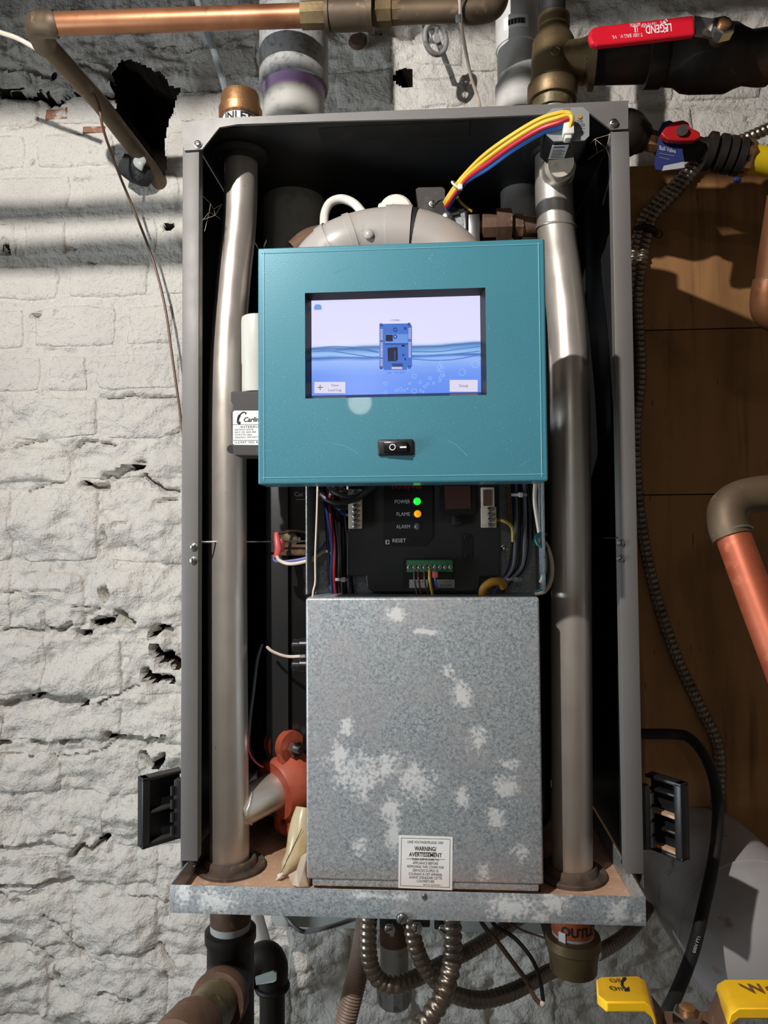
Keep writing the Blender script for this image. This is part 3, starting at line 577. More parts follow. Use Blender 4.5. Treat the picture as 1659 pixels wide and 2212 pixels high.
bv = lev.modifiers.new('bevel', 'BEVEL'); bv.width = 0.003; bv.segments = 3; bv.limit_method = 'ANGLE'
obj('lever_arm', G().prism(PP((1499, 34, 0.022), (1515, 36, 0.022), (1532, 48, 0.036), (1575, 46, 0.040), (1577, 78, 0.040), (1536, 80, 0.036), (1518, 76, 0.022), (1502, 74, 0.022)), (0, 0.004, 0)), 'zinc_screw', vln, smooth=False)
rgt = nrm(LV[0]-LV[1]); upv = nrm(LV[3]-LV[0]); yo = np.array([0, -0.0006, 0])
rgt = nrm(P(1280, 76, 0.0175)-P(1500, 53, 0.0175)); upv = nrm(np.cross(np.array([0, 1, 0]), rgt)); upv = upv if upv[2] < 0 else -upv
for s, x, y, sz, fw in [('LEGEND.', 1421, 61, 0.0135, 0.031), ('LEGEND.', 0, 0, 0, 0), ('T-1001 BALL', 1368, 76, 0.0065, 0.0215), ('V.  VL', 1334, 79, 0.0055, 0.013), ('NSF', 1392, 54, 0.006, 0.0075), ('UL', 1373, 62, 0.011, 0.005), ('600 WOG', 1372, 53, 0.0055, 0.0115), ('IPS', 1432, 48, 0.0055, 0.006), ('150 PSI', 1408, 51, 0.004, 0.010)]:
    if sz: text(lev, s, P(x, y, 0.0174), sz, 'ink_white', right=rgt, up=upv, fit=fw, bold=0.0002 if sz > 0.01 else 0)
for x, y in ((1438, 46), (1437, 66)): obj('diamond_mark', G().torus(P(x, y, 0.0174), (0, 1, 0), 0.0024, 0.0005, 4, 4), 'ink_white', lev, smooth=False)

# ================================================================== DISPLAY PANEL
DY0 = -0.12
tx0, tx1 = P(557, 800, DY0)[0], P(1181, 800, DY0)[0]; tz1, tz0 = P(870, 525, DY0)[2], P(870, 1043, DY0)[2]
disp = thing('display_panel', 'teal painted control box with touch screen and power switch', 'control panel', ((tx0+tx1)/2, DY0+0.02, tz0))
sx0, sx1 = P(659, 740, DY0)[0], P(1050, 740, DY0)[0]; sz1, sz0 = P(855, 627, DY0)[2], P(855, 857, DY0)[2]
hx0, hx1, hz0, hz1 = sx0, sx1, sz0, sz1
g = G(); t = 0.0016; yb = DY0+0.034; e = 0.002
# front sheet around the window opening
for a, b, c, dd in ((tx0+e, tx1-e, hz1, tz1-e), (tx0+e, tx1-e, tz0+e, hz0), (tx0+e, hx0, hz0, hz1), (hx1, tx1-e, hz0, hz1)): g.box(a, b, DY0, DY0+t, c, dd)
obj('front_sheet', g, 'teal_paint', disp, smooth=False)
g = G()
for a, b in (((tx0+e, 0, tz1-e), (tx1-e, 0, tz1-e)), ((tx1-e, 0, tz1-e), (tx1-e, 0, tz0+e)), ((tx1-e, 0, tz0+e), (tx0+e, 0, tz0+e)), ((tx0+e, 0, tz0+e), (tx0+e, 0, tz1-e))):
    g.tube([np.array(a)+[0, DY0+e, 0], np.array(b)+[0, DY0+e, 0]], e, 12)
for cx in (tx0+e, tx1-e):
    for cz in (tz0+e, tz1-e): g.sphere((cx, DY0+e, cz), e)
g.box(tx0, tx0+t, DY0+e, yb, tz0+e, tz1-e); g.box(tx1-t, tx1, DY0+e, yb, tz0+e, tz1-e); g.box(tx0+e, tx1-e, DY0+e, yb, tz1-t, tz1); g.box(tx0+e, tx1-e, DY0+e, yb, tz0, tz0+t)
obj('box_sides', g, 'teal_paint', disp)
obj('back_sheet', G().box(tx0+t, tx1-t, yb-t, yb, tz0+t, tz1-t), 'plastic_black', disp)
obj('swing_bracket', G().box(-0.12, 0.10, yb, 0.07, tz0+0.09, tz0+0.13, 0.002), 'galvanised', disp)
for a, b in (((tx0+0.006, tz0+0.004), (tx0+0.006, tz1-0.004)), ((tx1-0.006, tz0+0.004), (tx1-0.006, tz1-0.004)), ((tx0+0.004, tz0+0.0065), (tx1-0.004, tz0+0.0065)), ((tx0+0.004, tz1-0.0055), (tx1-0.004, tz1-0.0055))):
    obj('fold_line', G().tube([np.array([a[0], DY0-0.0001, a[1]]), np.array([b[0], DY0-0.0001, b[1]])], 0.0005, 5), 'teal_wear', disp)
for pts in ([(1118, 1012), (1150, 990), (1150, 972)][:2], [(965, 950), (985, 960), (1010, 985)], [(720, 958), (745, 963), (775, 980)], [(720, 590), (760, 575)], [(1055, 700), (1056, 712)]):
    obj('scratch', G().tube([P(x, y, DY0) for x, y in pts], 0.00022, 4), 'teal_wear', disp)
# bezel: black frame sloping back to the glass
ins = 0.0095; sy = DY0+0.009
ix0, ix1, iz0, iz1 = P(673, 740, sy)[0], P(1038, 740, sy)[0], P(855, 851, sy)[2], P(855, 644, sy)[2]
g = G(); A = [np.array(q) for q in [(hx0, DY0+0.0002, hz0), (hx1, DY0+0.0002, hz0), (hx1, DY0+0.0002, hz1), (hx0, DY0+0.0002, hz1)]]; B = [np.array(q) for q in [(ix0, sy, iz0), (ix1, sy, iz0), (ix1, sy, iz1), (ix0, sy, iz1)]]
g.add(A+B, [(i, (i+1) % 4, (i+1) % 4+4, i+4) for i in range(4)]); obj('bezel', g, 'bezel_black', disp, smooth=False)
scr_off = OFF[disp.name]
screen_material(iz1-iz0)
g = G().box(ix0-0.001, ix1+0.001, sy+0.0002, sy+0.003, iz0-0.001, iz1+0.001)
scr = obj('touch_screen', g, 'screen_image', disp, smooth=False)
# shift object-space so z runs 0..1 over the glass
for v in scr.data.vertices: v.co.z -= (iz0-scr_off[2]); v.co.x -= (ix0-scr_off[0])
scr.location = (ix0-scr_off[0], 0, iz0-scr_off[2]); OFF[scr.name] = np.array([ix0, scr_off[1], iz0])
def SP(x, y, k=0): return P(650+x/4.046, 610+y/4.046, sy-0.0002*k)
def spoly(name, pts, mat, k=1, parent=None):
    return obj(name, G().prism([SP(x, y, k) for x, y in pts], (0, 0.00015, 0)), mat, parent or scr, smooth=False)
def srect(name, x0, y0, x1, y1, mat, k=1, parent=None): return spoly(name, [(x0, y0), (x1, y0), (x1, y1), (x0, y1)], mat, k, parent)
spoly('home_icon', [(115, 240), (115, 212), (125, 196), (146, 190), (168, 194), (180, 208), (181, 238)], 'screen_icon')
bd_ = spoly('device_picture', [(686, 372), (720, 362), (945, 358), (970, 378), (972, 735), (930, 740), (925, 765), (725, 766), (720, 745), (688, 740)], 'screen_board')
srect('picture_block', 735, 452, 935, 535, 'screen_icon', 2, bd_); srect('picture_edge', 735, 532, 935, 542, 'screen_board_dark', 3, bd_)
srect('picture_window', 740, 457, 803, 515, 'screen_board_black', 3, bd_); spoly('picture_window', [(757, 572), (845, 566), (848, 672), (835, 686), (760, 690)], 'screen_board_black', 3, bd_)
srect('picture_slot', 795, 708, 890, 738, 'screen_board_dark', 3, bd_); srect('picture_plug', 793, 738, 885, 758, 'screen_pins', 3, bd_); srect('picture_mark', 880, 545, 908, 562, 'screen_board_black', 3, bd_); srect('picture_mark', 885, 626, 905, 645, 'screen_board_dark', 3, bd_); srect('picture_mark', 900, 392, 922, 414, 'screen_board_dark', 3, bd_); srect('picture_mark', 905, 662, 918, 680, 'screen_board_black', 3, bd_)
for cx_, cy_ in ((700, 370), (945, 366), (701, 745), (948, 740)): obj('picture_lug', G().torus(SP(cx_, cy_, 3), (0, 1, 0), 0.0011, 0.0005, 12, 4), 'screen_board_dark', bd_)
for cx_, cy_, rr in ((824, 474, 0.0017), (824, 414, 0.0017)): obj('picture_dial', G().torus(SP(cx_, cy_, 3), (0, 1, 0), rr, 0.0005, 14, 4), 'screen_board_dark', bd_)
for x0, y0s in ((690, (408, 525, 590, 672)), (936, (400, 520, 590))):
    for y0 in y0s:
        for k in range(7 if y0 < 500 else 5): srect('picture_pin', x0+4, y0+k*14, x0+26, y0+k*14+8, 'screen_pins', 3, bd_)
for k in range(4): srect('picture_dot', 814, 604+k*20, 826, 612+k*20, 'screen_board', 4, bd_)
b1_ = srect('screen_button', 118, 870, 388, 968, 'screen_button'); text(b1_, 'View', SP(296, 900, 3), 0.0037, 'screen_text'); text(b1_, 'Lead Lag', SP(296, 941, 3), 0.0037, 'screen_text')
srect('plus_sign', 143, 914, 193, 922, 'screen_plus', 3, b1_); srect('plus_sign', 164, 894, 172, 944, 'screen_plus', 3, b1_)
b2_ = srect('screen_button', 1300, 852, 1545, 955, 'screen_button'); text(b2_, 'Setup', SP(1422, 903, 3), 0.004, 'screen_text')
text(scr, '175MBH', SP(824, 332, 2), 0.0027, 'screen_text'); text(scr, '100%   1735 RPM', SP(826, 791, 2), 0.0025, 'screen_board')
rb = random.Random(5)
for x, y, r in [(1225, 700, 16), (1210, 735, 18), (1240, 745, 14), (1205, 770, 14), (1235, 790, 18), (1222, 830, 15), (1250, 815, 9), (1215, 860, 12), (1130, 838, 15), (1042, 875, 13), (1110, 885, 12), (1085, 910, 14), (1160, 880, 11), (1525, 715, 34), (1410, 785, 32), (740, 885, 18), (835, 945, 13), (870, 935, 18), (745, 960, 16), (990, 950, 24), (950, 885, 10), (990, 820, 22), (1045, 945, 10), (1070, 955, 8), (905, 945, 9), (930, 930, 7)]:
    obj('bubble', G().torus(SP(x, y, 2), (0, 1, 0), r/4.046*0.0004, 0.00016, 18, 4), 'screen_bubble', scr)
for pts in ([(100, 575), (300, 560), (520, 575), (680, 610)], [(100, 605), (260, 600), (460, 630), (680, 662)], [(300, 592), (480, 585), (680, 612)], [(972, 605), (1200, 605), (1400, 580), (1564, 560)], [(972, 670), (1200, 682), (1400, 665), (1564, 630)], [(972, 640), (1200, 640), (1564, 600)]):
    obj('water_line', G().tube(spline([SP(x, y, 2) for x, y in pts], 6), 0.0005, 5), 'screen_line', scr)
# rocker switch
swc = P(855, 967, DY0)
sw = obj('power_switch', G().obox(swc+np.array([0, -0.001, 0]), np.eye(3), (SZ(39, 855, 967, DY0), 0.0022, SZ(17.5, 855, 967, DY0)), 0.004, 3), 'plastic_black', disp)
rk = obj('rocker', G().obox(swc+np.array([0, -0.004, 0.0002]), ((1, -0.10, 0), (0.10, 1, 0), (0, 0, 1)), (SZ(26, 855, 967, DY0), 0.0035, SZ(11, 855, 967, DY0)), 0.0009), 'plastic_black_gloss', sw)
obj('off_mark', G().torus(P(848, 966, DY0-0.0078), (0.1, 1, 0), 0.0027, 0.0005, 20, 5), 'ink_white', sw)
obj('on_mark', G().obox(P(871, 966, DY0-0.0086), ((1, -0.1, 0), (0.1, 1, 0), (0, 0, 1)), (0.0031, 0.0005, 0.0008)), 'ink_white', sw)

# ================================================================== CONTROL CHASSIS, BURNER CONTROL
CY0 = 0.075
ch = thing('control_chassis', 'galvanised sheet metal chassis carrying the burner control and wiring', 'chassis', (P(920, 1290, CY0)[0], CY0, 1.12))
cx0, cx1 = P(681, 1170, CY0)[0], P(1158, 1170, CY0)[0]
obj('back_plate', G().box(cx0, cx1, CY0, CY0+0.0015, 1.12, P(900, 900, CY0)[2]), 'galvanised', ch)
for x in (cx0, cx1): obj('side_flange', G().box(x-0.0008, x+0.0008, 0.012, CY0, 1.4355, P(900, 940, CY0)[2]), 'galvanised', ch)
for x in (P(672, 1640, 0.01)[0], P(1160, 1640, 0.01)[0]): obj('lower_foot', G().box(x-0.0012, x+0.0012, 0.003, CY0, TFL+0.002, P(915, 1922, -0.012)[2]+0.0075), 'plastic_black', ch)
screw(1089, 1186, CY0-0.0002, 0.004, ch, slot=False, name='hex_bolt')
BY = 0.035
bc = thing('burner_control', 'black plastic burner control module with status lights and terminal strips', 'controller', P(915, 1290, 0.05))
body = [(749, 1150), (752, 1146), (752, 960), (1080, 960), (1080, 1140), (1080, 1246), (1038, 1246), (1036, 1270), (1028, 1278), (806, 1280), (793, 1270), (790, 1245), (749, 1244)]
bcb = obj('housing', G().prism(PP(*[(x, y, BY) for x, y in body]), (0, CY0-BY, 0)), 'plastic_black', bc, smooth=False)
bv = bcb.modifiers.new('bevel', 'BEVEL'); bv.width = 0.002; bv.segments = 2; bv.limit_method = 'ANGLE'
pan = [(829, 1040), (934, 1040), (934, 1160), (918, 1181), (828, 1179)]
obj('status_plate', G().prism(PP(*[(x, y, BY-0.0012) for x, y in pan]), (0, 0.001, 0)), 'plastic_black_gloss', bc, smooth=False)
yT = BY-0.0016
text(bc, 'Honeywell', P(879, 1050, yT), 0.0098, 'ink_red', bold=0.0002, fit=SZ(64, 879, 1050, yT))
for s, x, y, wd in (('POWER', 869, 1084, 33), ('FLAME', 871, 1111, 29), ('ALARM', 871, 1138, 30), ('RESET', 862, 1168, 29)): text(bc, s, P(x, y, yT), 0.0062, 'ink_white' if s == 'RESET' else 'ink_dim', fit=SZ(wd, x, y, yT))
for x, y, m_ in ((901, 1083, 'led_green'), (902, 1110, 'led_amber'), (902, 1137, 'led_off')):
    l_ = obj('status_light', G().sphere(P(x, y, BY-0.001), 0.0044, (1, 0.6, 1)), m_, bc); obj('light_collar', G().torus(P(x, y, BY-0.0016), (0, 1, 0), 0.0051, 0.0008, 20, 6), 'plastic_black', l_)
obj('reset_button', G().lathe([(0, 0.0032), (0.0012, 0.0030)], P(889, 1167, BY-0.001), (0, -1, 0), 16), 'plastic_black_gloss', bc)
rm = obj('reset_mark', G().obox(P(837, 1171, yT), np.eye(3), (0.0023, 0.0002, 0.0025)), 'ink_dim', bc); obj('mark_figure', G().obox(P(837, 1171, yT-0.0004), np.eye(3), (0.0008, 0.0001, 0.0017)), 'ink_black', rm)
win = [(950, 1050), (1026, 1050), (1028, 1105), (1018, 1113), (958, 1113), (948, 1103)]
dw = obj('display_window', G().prism(PP(*[(x, y, BY-0.002) for x, y in win]), (0, 0.0025, 0)), 'plastic_black_gloss', bc, smooth=False)
obj('window_glass', G().prism(PP(*[(x, y, BY-0.0026) for x, y in [(960, 1050), (1016, 1050), (1017, 1098), (962, 1100)]]), (0, 0.0008, 0)), 'amber_window', dw, smooth=False)
lt = obj('latch', G().obox(P(988, 1124, BY-0.003), np.eye(3), (SZ(11, 988, 1124, BY), 0.004, SZ(11, 988, 1124, BY)), 0.001), 'plastic_black', bc); obj('latch_nub', G().obox(P(988, 1122, BY-0.007), np.eye(3), (0.0026, 0.0015, 0.0028), 0.0006), 'plastic_black_gloss', lt)
sl = obj('jack_slot', G().prism(PP(*[(x, y, BY-0.0008) for x, y in [(1002, 1152), (1014, 1152), (1020, 1160), (1020, 1203), (1013, 1211), (1002, 1211), (997, 1203), (997, 1160)]]), (0, 0.001, 0)), 'plastic_black_gloss', bc, smooth=False)
for y in (1160, 1200): obj('jack', G().torus(P(1008, y, BY-0.0012), (0, 1, 0), 0.0019, 0.0008, 14, 6), 'plastic_black', sl)
def strip(x0, x1, y0, y1, n, mat, Y, name='terminal_strip', horiz=False, sx=0.5):
    a = P(x0, y0, Y); b = P(x1, y1, Y)
    s = obj(name, G().box(a[0], b[0], Y-0.010, Y+0.004, b[2], a[2], 0.0008), mat, bc)
    for k in range(n):
        f = (k+0.5)/n
        c = (a[0]+(b[0]-a[0])*f, Y-0.0102, a[2]+(b[2]-a[2])*0.60) if horiz else (a[0]+(b[0]-a[0])*sx, Y-0.0102, a[2]+(b[2]-a[2])*f)
        screw(c, 0, None, 0.0024 if not horiz else 0.0020, s, rot=rb.uniform(0, 3), name='terminal_screw')
    return s
yS = 0.037
strip(754, 784, 1058, 1142, 8, 'terminal_ivory', yS, sx=0.48)
strip(1038, 1071, 1096, 1140, 4, 'terminal_ivory', yS, sx=0.55)
tb_ = strip(1038, 1067, 1054, 1096, 0, 'terminal_ivory', yS); obj('relay_window', G().prism(PP(*[(x, y, yS-0.0108) for x, y in [(1044, 1058), (1061, 1058), (1061, 1093), (1044, 1093)]]), (0, 0.001, 0)), 'wire_brown', tb_, smooth=False)
rec = obj('terminal_recess', G().prism(PP(*[(x, y, BY-0.0007) for x, y in [(871, 1206), (984, 1206), (982, 1270), (871, 1270)]]), (0, 0.0009, 0)), 'plastic_black_gloss', bc, smooth=False)
strip(879, 978, 1209, 1235, 9, 'terminal_green', BY-0.002, horiz=True)
for x0, x1 in ((884, 924), (943, 982)):
    lb = obj('terminal_label', G().prism(PP(*[(x, y, BY-0.0012) for x, y in [(x0, 1252), (x1, 1252), (x1, 1270), (x0, 1270)]]), (0, 0.0004, 0)), 'label_grey', bc, smooth=False)
    text(lb, '1  2  3  4', P((x0+x1)/2, 1257, BY-0.0014), 0.0030, 'ink_black'); x0 > 930 and text(lb, 'ECOM', P((x0+x1)/2, 1265, BY-0.0014), 0.0032, 'ink_black', fit=SZ(22, x0, 1265, BY))
def wire(name, pts, r, mat, label, cat='wire', group=None, n=8, sub=7):
    o = obj(name, G().tube(spline([P(*p) if len(p) == 3 else p for p in pts], sub), r, n), mat); return tag(o, label, cat, group)
bw = 0.028
for x, y2, m_, lab in ((895, 1290, 'wire_grey', 'grey wire under the green terminal strip'), (904, 1288, 'wire_darkred', 'dark red wire under the green terminal strip'), (917, 1280, 'wire_brown', 'brown wire under the green terminal strip'), (928, 1288, 'wire_yellow', 'yellow wire under the green terminal strip'), (940, 1270, 'wire_blue', 'blue wire under the green terminal strip')):
    wire('terminal_wire', [(x, 1232, bw-0.004), (x, 1250, bw-0.008), (x+3, 1268, bw-0.004), (x+8, y2+3, bw+0.004)], 0.0016 if m_ == 'wire_yellow' else 0.0010, m_, lab)
tag(obj('spade_connector', G().obox(P(940, 1241, bw-0.009), np.eye(3), (0.0033, 0.002, 0.0036), 0.0006), 'terminal_red'), 'small red spade connector on the blue terminal wire', 'connector')
# ------------------------------------------------ wiring looms
lo = random.Random(3)
cols = [('black', 'black'), ('navy', 'dark blue'), ('darkred', 'dark red'), ('black', 'black'), ('black', 'black'), ('black', 'black'), ('darkred', 'maroon'), ('black', 'black'), ('grey', 'grey'), ('black', 'black')]
for k, (c, nm) in enumerate(cols):
    x = 703+k*5.2; yy = 0.055-0.004*(k % 3)
    wire('loom_wire', [(x-6+lo.uniform(-4, 4), 1030, yy), (x+lo.uniform(-3, 3), 1100, yy-0.004), (x+6+lo.uniform(-4, 4), 1180, yy-0.002), (x+8+lo.uniform(-2, 2), 1245, yy-0.006), (x+12+lo.uniform(-4, 4), 1300, yy)], 0.0019, 'wire_'+c, nm+' wire of the loom left of the burner control', group='left loom '+nm+' wires')
for k, (c, nm) in enumerate([('mustard', 'yellow'), ('navy', 'dark blue'), ('grey', 'grey'), ('grey', 'grey'), ('black', 'black'), ('grey', 'grey'), ('black', 'black')]):
    x = 1098+k*6.5; yy = 0.055-0.004*(k % 3)
    wire('loom_wire', [(x+lo.uniform(-2, 2), 1030, yy), (x+3+lo.uniform(-3, 3), 1100, yy-0.002), (x+4+lo.uniform(-3, 3), 1170, yy-0.004), (x-3, 1225, yy-0.006), (x-22-k*3, 1262, yy-0.008), (x-42-k*4, 1296, yy-0.004)] if k else [(1096, 1030, yy), (1100, 1100, yy), (1107, 1160, yy), (1103, 1210, yy), (1095, 1245, yy)], 0.0021, 'wire_'+c, nm+' wire of the loom right of the burner control', group='right loom '+nm+' wires')
wire('jumper_wire', [(1071, 1123, 0.034), (1090, 1126, 0.03), (1106, 1140, 0.036), (1108, 1170, 0.04)], 0.0020, 'wire_mustard', 'short yellow wire bending from the ivory terminal block')
for (x, y), lab in (((738, 1252), 'pale cable tie low on the left wiring loom'), ((1110, 1252), 'pale cable tie low on the right wiring loom'), ((1121, 1069), 'pale cable tie high on the right wiring loom'), ((726, 1067), 'pale cable tie high on the left wiring loom')):
    tag(obj('cable_tie', G().obox(P(x, y, 0.038), np.eye(3), (SZ(14 if x < 1000 else 17, x, y, 0.038), 0.0016, SZ(3.2, x, y, 0.038)), 0.0006).obox(P(x+4, y, 0.035), np.eye(3), (0.0025, 0.002, 0.0028), 0.0006), 'label_grey'), lab, 'cable tie')
for k, (pts, lab) in enumerate([([(676, 1040, 0.04), (690, 1066, 0.02), (725, 1086, 0.012), (770, 1078, 0.012), (812, 1050, 0.012), (830, 1036, 0.02)], 'thick black cable looping lowest under the teal box'), ([(704, 1040, 0.04), (716, 1058, 0.02), (752, 1073, 0.014), (790, 1062, 0.016), (815, 1040, 0.02)], 'thick black cable looping inside the lower loop under the teal box'), ([(690, 1040, 0.05), (700, 1075, 0.03), (735, 1096, 0.03), (752, 1096, 0.034)], 'black cable bending into the ivory terminal block')]):
    wire('control_cable', pts, 0.0030, 'wire_black', lab, 'cable')
wire('terminal_lead', [(720, 1050, 0.03), (736, 1056, 0.028), (756, 1063, 0.032)], 0.0020, 'wire_grey', 'pale grey lead entering the top of the ivory terminal block')
wire('terminal_lead', [(728, 1095, 0.045), (738, 1108, 0.04), (756, 1114, 0.036)], 0.0018, 'wire_blue', 'blue lead entering the ivory terminal block from the left loom')
tag(obj('wire_clip', G().tube(spline(PP((1043, 1284, 0.03), (1046, 1270, 0.026), (1062, 1258, 0.024), (1080, 1257, 0.026), (1088, 1268, 0.03)), 5), 0.0052, 10), 'ferrite_yellow'), 'amber plastic clip hugging wires at the control corner', 'clip')
# white and green wires right of the chassis
wx = [('white', [(1157, 1030, 0.03), (1155, 1080, 0.028), (1160, 1120, 0.03), (1168, 1165, 0.03), (1178, 1195, 0.026), (1178, 1230, 0.026), (1168, 1258, 0.03)], 'white wire hanging inside the green loop beside the chassis'),
      ('green', [(1180, 1155, 0.034), (1168, 1153, 0.028), (1158, 1163, 0.026), (1165, 1178, 0.024), (1182, 1185, 0.022), (1187, 1215, 0.022), (1184, 1250, 0.024), (1172, 1272, 0.028), (1158, 1278, 0.032)], 'dark green wire looping beside the chassis'),
      ('white', [(1177, 1172, 0.026), (1184, 1185, 0.022), (1192, 1215, 0.02), (1191, 1250, 0.022), (1178, 1276, 0.026), (1157, 1283, 0.032)], 'outermost white wire looping beside the chassis')]
for c, pts, lab in wx: wire('ground_wire', pts, 0.0024, 'wire_'+c, lab)
for x in (1146, 1175): tag(obj('conduit_rod', G().tube(PP((x, 1000, 0.06), (x, 1165, 0.06)), 0.0035, 10), 'steel_dark'), 'dark vertical tube %s the green wire loop' % ('left of' if x < 1150 else 'behind'), 'tube', 'vertical tubes right of the chassis')

# ------------------------------------------------ line voltage cover
VY = -0.012
vx0, vx1 = P(661, 1600, VY)[0], P(1170, 1600, VY)[0]; vz1, vz0 = P(915, 1291, VY)[2], P(915, 1922, VY)[2]
cov = thing('line_voltage_cover', 'large galvanised steel box cover with white stains and a warning label', 'cover', ((vx0+vx1)/2, VY+0.03, vz0))
pt = [(P(x, y, VY)[0]-(vx0+vx1)/2, P(x, y, VY)[2]-vz0, rx, rz) for x, y, rx, rz in [(775, 1675, 0.030, 0.022), (735, 1625, 0.010, 0.014), (830, 1650, 0.018, 0.016), (895, 1690, 0.020, 0.022), (845, 1740, 0.015, 0.022), (850, 1800, 0.009, 0.02), (1095, 1705, 0.014, 0.014), (1095, 1648, 0.011, 0.009), (1028, 1600, 0.011, 0.011), (998, 1728, 0.009, 0.014), (1075, 1768, 0.009, 0.014), (780, 1825, 0.009, 0.013), (750, 1572, 0.007, 0.01), (1000, 1500, 0.011, 0.013), (855, 1330, 0.009, 0.008), (965, 1450, 0.008, 0.008), (920, 1365, 0.022, 0.003), (1045, 1880, 0.007, 0.01), (1130, 1840, 0.01, 0.008)]]
galvanised_stained('galvanised_cover', pt)
g = G(); t = 0.0014; e = 0.0035
g.obox(((vx0+vx1)/2, VY+0.0365, (vz0+vz1)/2+0.004), np.eye(3), ((vx1-vx0)/2, 0.0365, (vz1-vz0)/2-0.004), 0.0028, 3)
obj('cover_box', g, 'galvanised_cover', cov)
obj('bottom_flange', G().box(vx0+0.006, vx1-0.005, VY+0.002, VY+0.02, vz0, vz0+0.009, 0.0015), 'galvanised', cov)
lb = [(862, 1804), (978, 1808), (977, 1923), (860, 1918)]; ly = VY-0.0004
wl = obj('warning_label', G().prism(PP(*[(x, y, ly) for x, y in lb]), (0, 0.0003, 0)), 'label_white', cov, smooth=False)
for a, b in (((867, 1810), (972, 1813)), ((972, 1813), (971, 1917)), ((971, 1917), (865, 1913)), ((865, 1913), (867, 1810)), ((896, 1841), (943, 1842)), ((878, 1855), (961, 1857))):
    obj('label_line', G().tube(PP((*a, ly-0.0001), (*b, ly-0.0001)), 0.0002, 4), 'ink_black', wl)
rt_ = nrm(P(977, 1860, ly)-P(862, 1856, ly))
for s, y, sz, wd in (('LINE VOLTAGE/FILAGE 120V', 1820, 0.0040, 77), ('WARNING/', 1834, 0.0066, 47), ('AVERTISSEMENT', 1847, 0.0062, 71), ('TURN OFF POWER TO', 1857.5, 0.0040, 59), ('APPLIANCE BEFORE', 1865, 0.0040, 55), ('REMOVING THIS COVER FOR', 1873, 0.0040, 79), ('SERVICE/COUPEZ LE', 1881, 0.0040, 56), ('COURANT À CET APPAREIL', 1889, 0.0040, 73), ("AVANT D'ENLEVER CETTE", 1896.5, 0.0040, 71), ('COUVERTURE', 1904, 0.0040, 38), ('PART NO. 90-0194 REV. 1', 1912, 0.0022, 40)):
    text(wl, s, P(919+(15 if sz < 0.003 else 0), y, ly-0.0002), sz, 'ink_black', right=rt_, fit=SZ(wd, 919, y, ly), bold=0.0001 if sz > 0.006 else 0)
# fuse holders on the left of the covered box
for y in (1394, 1437):
    c = P(660, y, 0.03); f = thing('fuse_holder', 'black ribbed fuse holder cap just %s the cream sensor lead' % ('above' if y < 1400 else 'below'), 'fuse holder', c, 'fuse holders beside the cover')
    obj('collar', G().lathe([(0.002, 0.0085), (-0.006, 0.0085), (-0.007, 0.0072)], c, (1, 0, 0), 20), 'steel_dark', f)
    gk = G(); gk.lathe([(-0.006, 0.0058), (-0.0145, 0.0058), (-0.0155, 0.0050)], c, (1, 0, 0), 20)
    for k in range(14):
        a = 2*math.pi*k/14; gk.obox(c+np.array([-0.0105, 0.0060*math.cos(a), 0.0060*math.sin(a)]), ((1, 0, 0), (0, math.cos(a), math.sin(a)), (0, -math.sin(a), math.cos(a))), (0.0042, 0.0007, 0.0006))
    obj('ribbed_cap', gk, 'plastic_black', f)

# ------------------------------------------------ igniter and capacitor tube
ig = thing('igniter_module', 'black ignition transformer module with white maker label left of the teal box', 'igniter', P(560, 985, 0.0))
IY = -0.018
ib = [(498, 846), (505, 845), (640, 845), (640, 986), (508, 984), (503, 978), (503, 960), (500, 942), (498, 892), (504, 882), (504, 874), (498, 867)]
o_ = obj('housing', G().prism(PP(*[(x, y, IY) for x, y in ib]), (0, 0.034, 0)), 'plastic_dusty', ig, smooth=False); bv = o_.modifiers.new('bevel', 'BEVEL'); bv.width = 0.0012; bv.segments = 2; bv.limit_method = 'ANGLE'
obj('mounting_ear', G().lathe([(0, 0.0048), (0.004, 0.0048)], P(499, 970, IY+0.006), (0, 1, 0), 16), 'plastic_black', ig)
il = obj('maker_label', G().prism(PP(*[(x, y, IY-0.0004) for x, y in [(503, 890), (506, 887), (640, 887), (640, 962), (506, 961), (503, 958)]]), (0, 0.0003, 0)), 'label_white', ig, smooth=False)
yl = IY-0.0006
obj('swoosh', G().tube(spline(PP((531, 893, yl), (527, 890, yl), (520, 894, yl), (515, 902, yl), (514, 911, yl), (518, 914, yl)), 5), [0.0012, 0.0009]+[0.0006]*10+[0.0012]*8+[0.0016]*6, 6), 'ink_black', il)
def ltext(s, x, y, sz, fit, m_='ink_black', sh=0.0, bold=0.0): 
    return text(il, s, P(x, y, yl), sz, m_, align='LEFT', fit=SZ(fit, x, y, yl), shear=sh, bold=bold)
ltext('Carlin', 525, 907, 0.0075, 33, sh=0.25, bold=0.0002)
for y in (917, 951): obj('label_line', G().tube(PP((503, y, yl), (640, y, yl)), 0.0002, 4), 'ink_black', il)
for s, x, y, sz, fw in (('INTERRUPTED', 519, 922.5, 0.0036, 62), ('ELECTRONIC IGNITOR', 507, 928.5, 0.0026, 40), ('INPUT 120V, 60HZ, 40VA', 507, 934, 0.0026, 46), ('OUTPUT 9KV, 40mA', 507, 939.5, 0.0026, 37), ('SINGLE POLE - END POINT GND', 507, 945, 0.0026, 58), ('U.S.PAT. NO. 4,698,741', 507, 956, 0.0038, 74)): ltext(s, x, y, sz, fw)
tubec = P(556, 846, 0.0)
tag(obj('plastic_sleeve', G().lathe([(-0.002, 0.0175), (0.03, 0.0175), (0.032, 0.0180), (0.080, 0.0182), (0.085, 0.0176), (0.0865, 0.0155)], tubec, (0, 0, 1), 28), 'plastic_clear'), 'cloudy white plastic sleeve standing on the igniter module', 'sleeve')

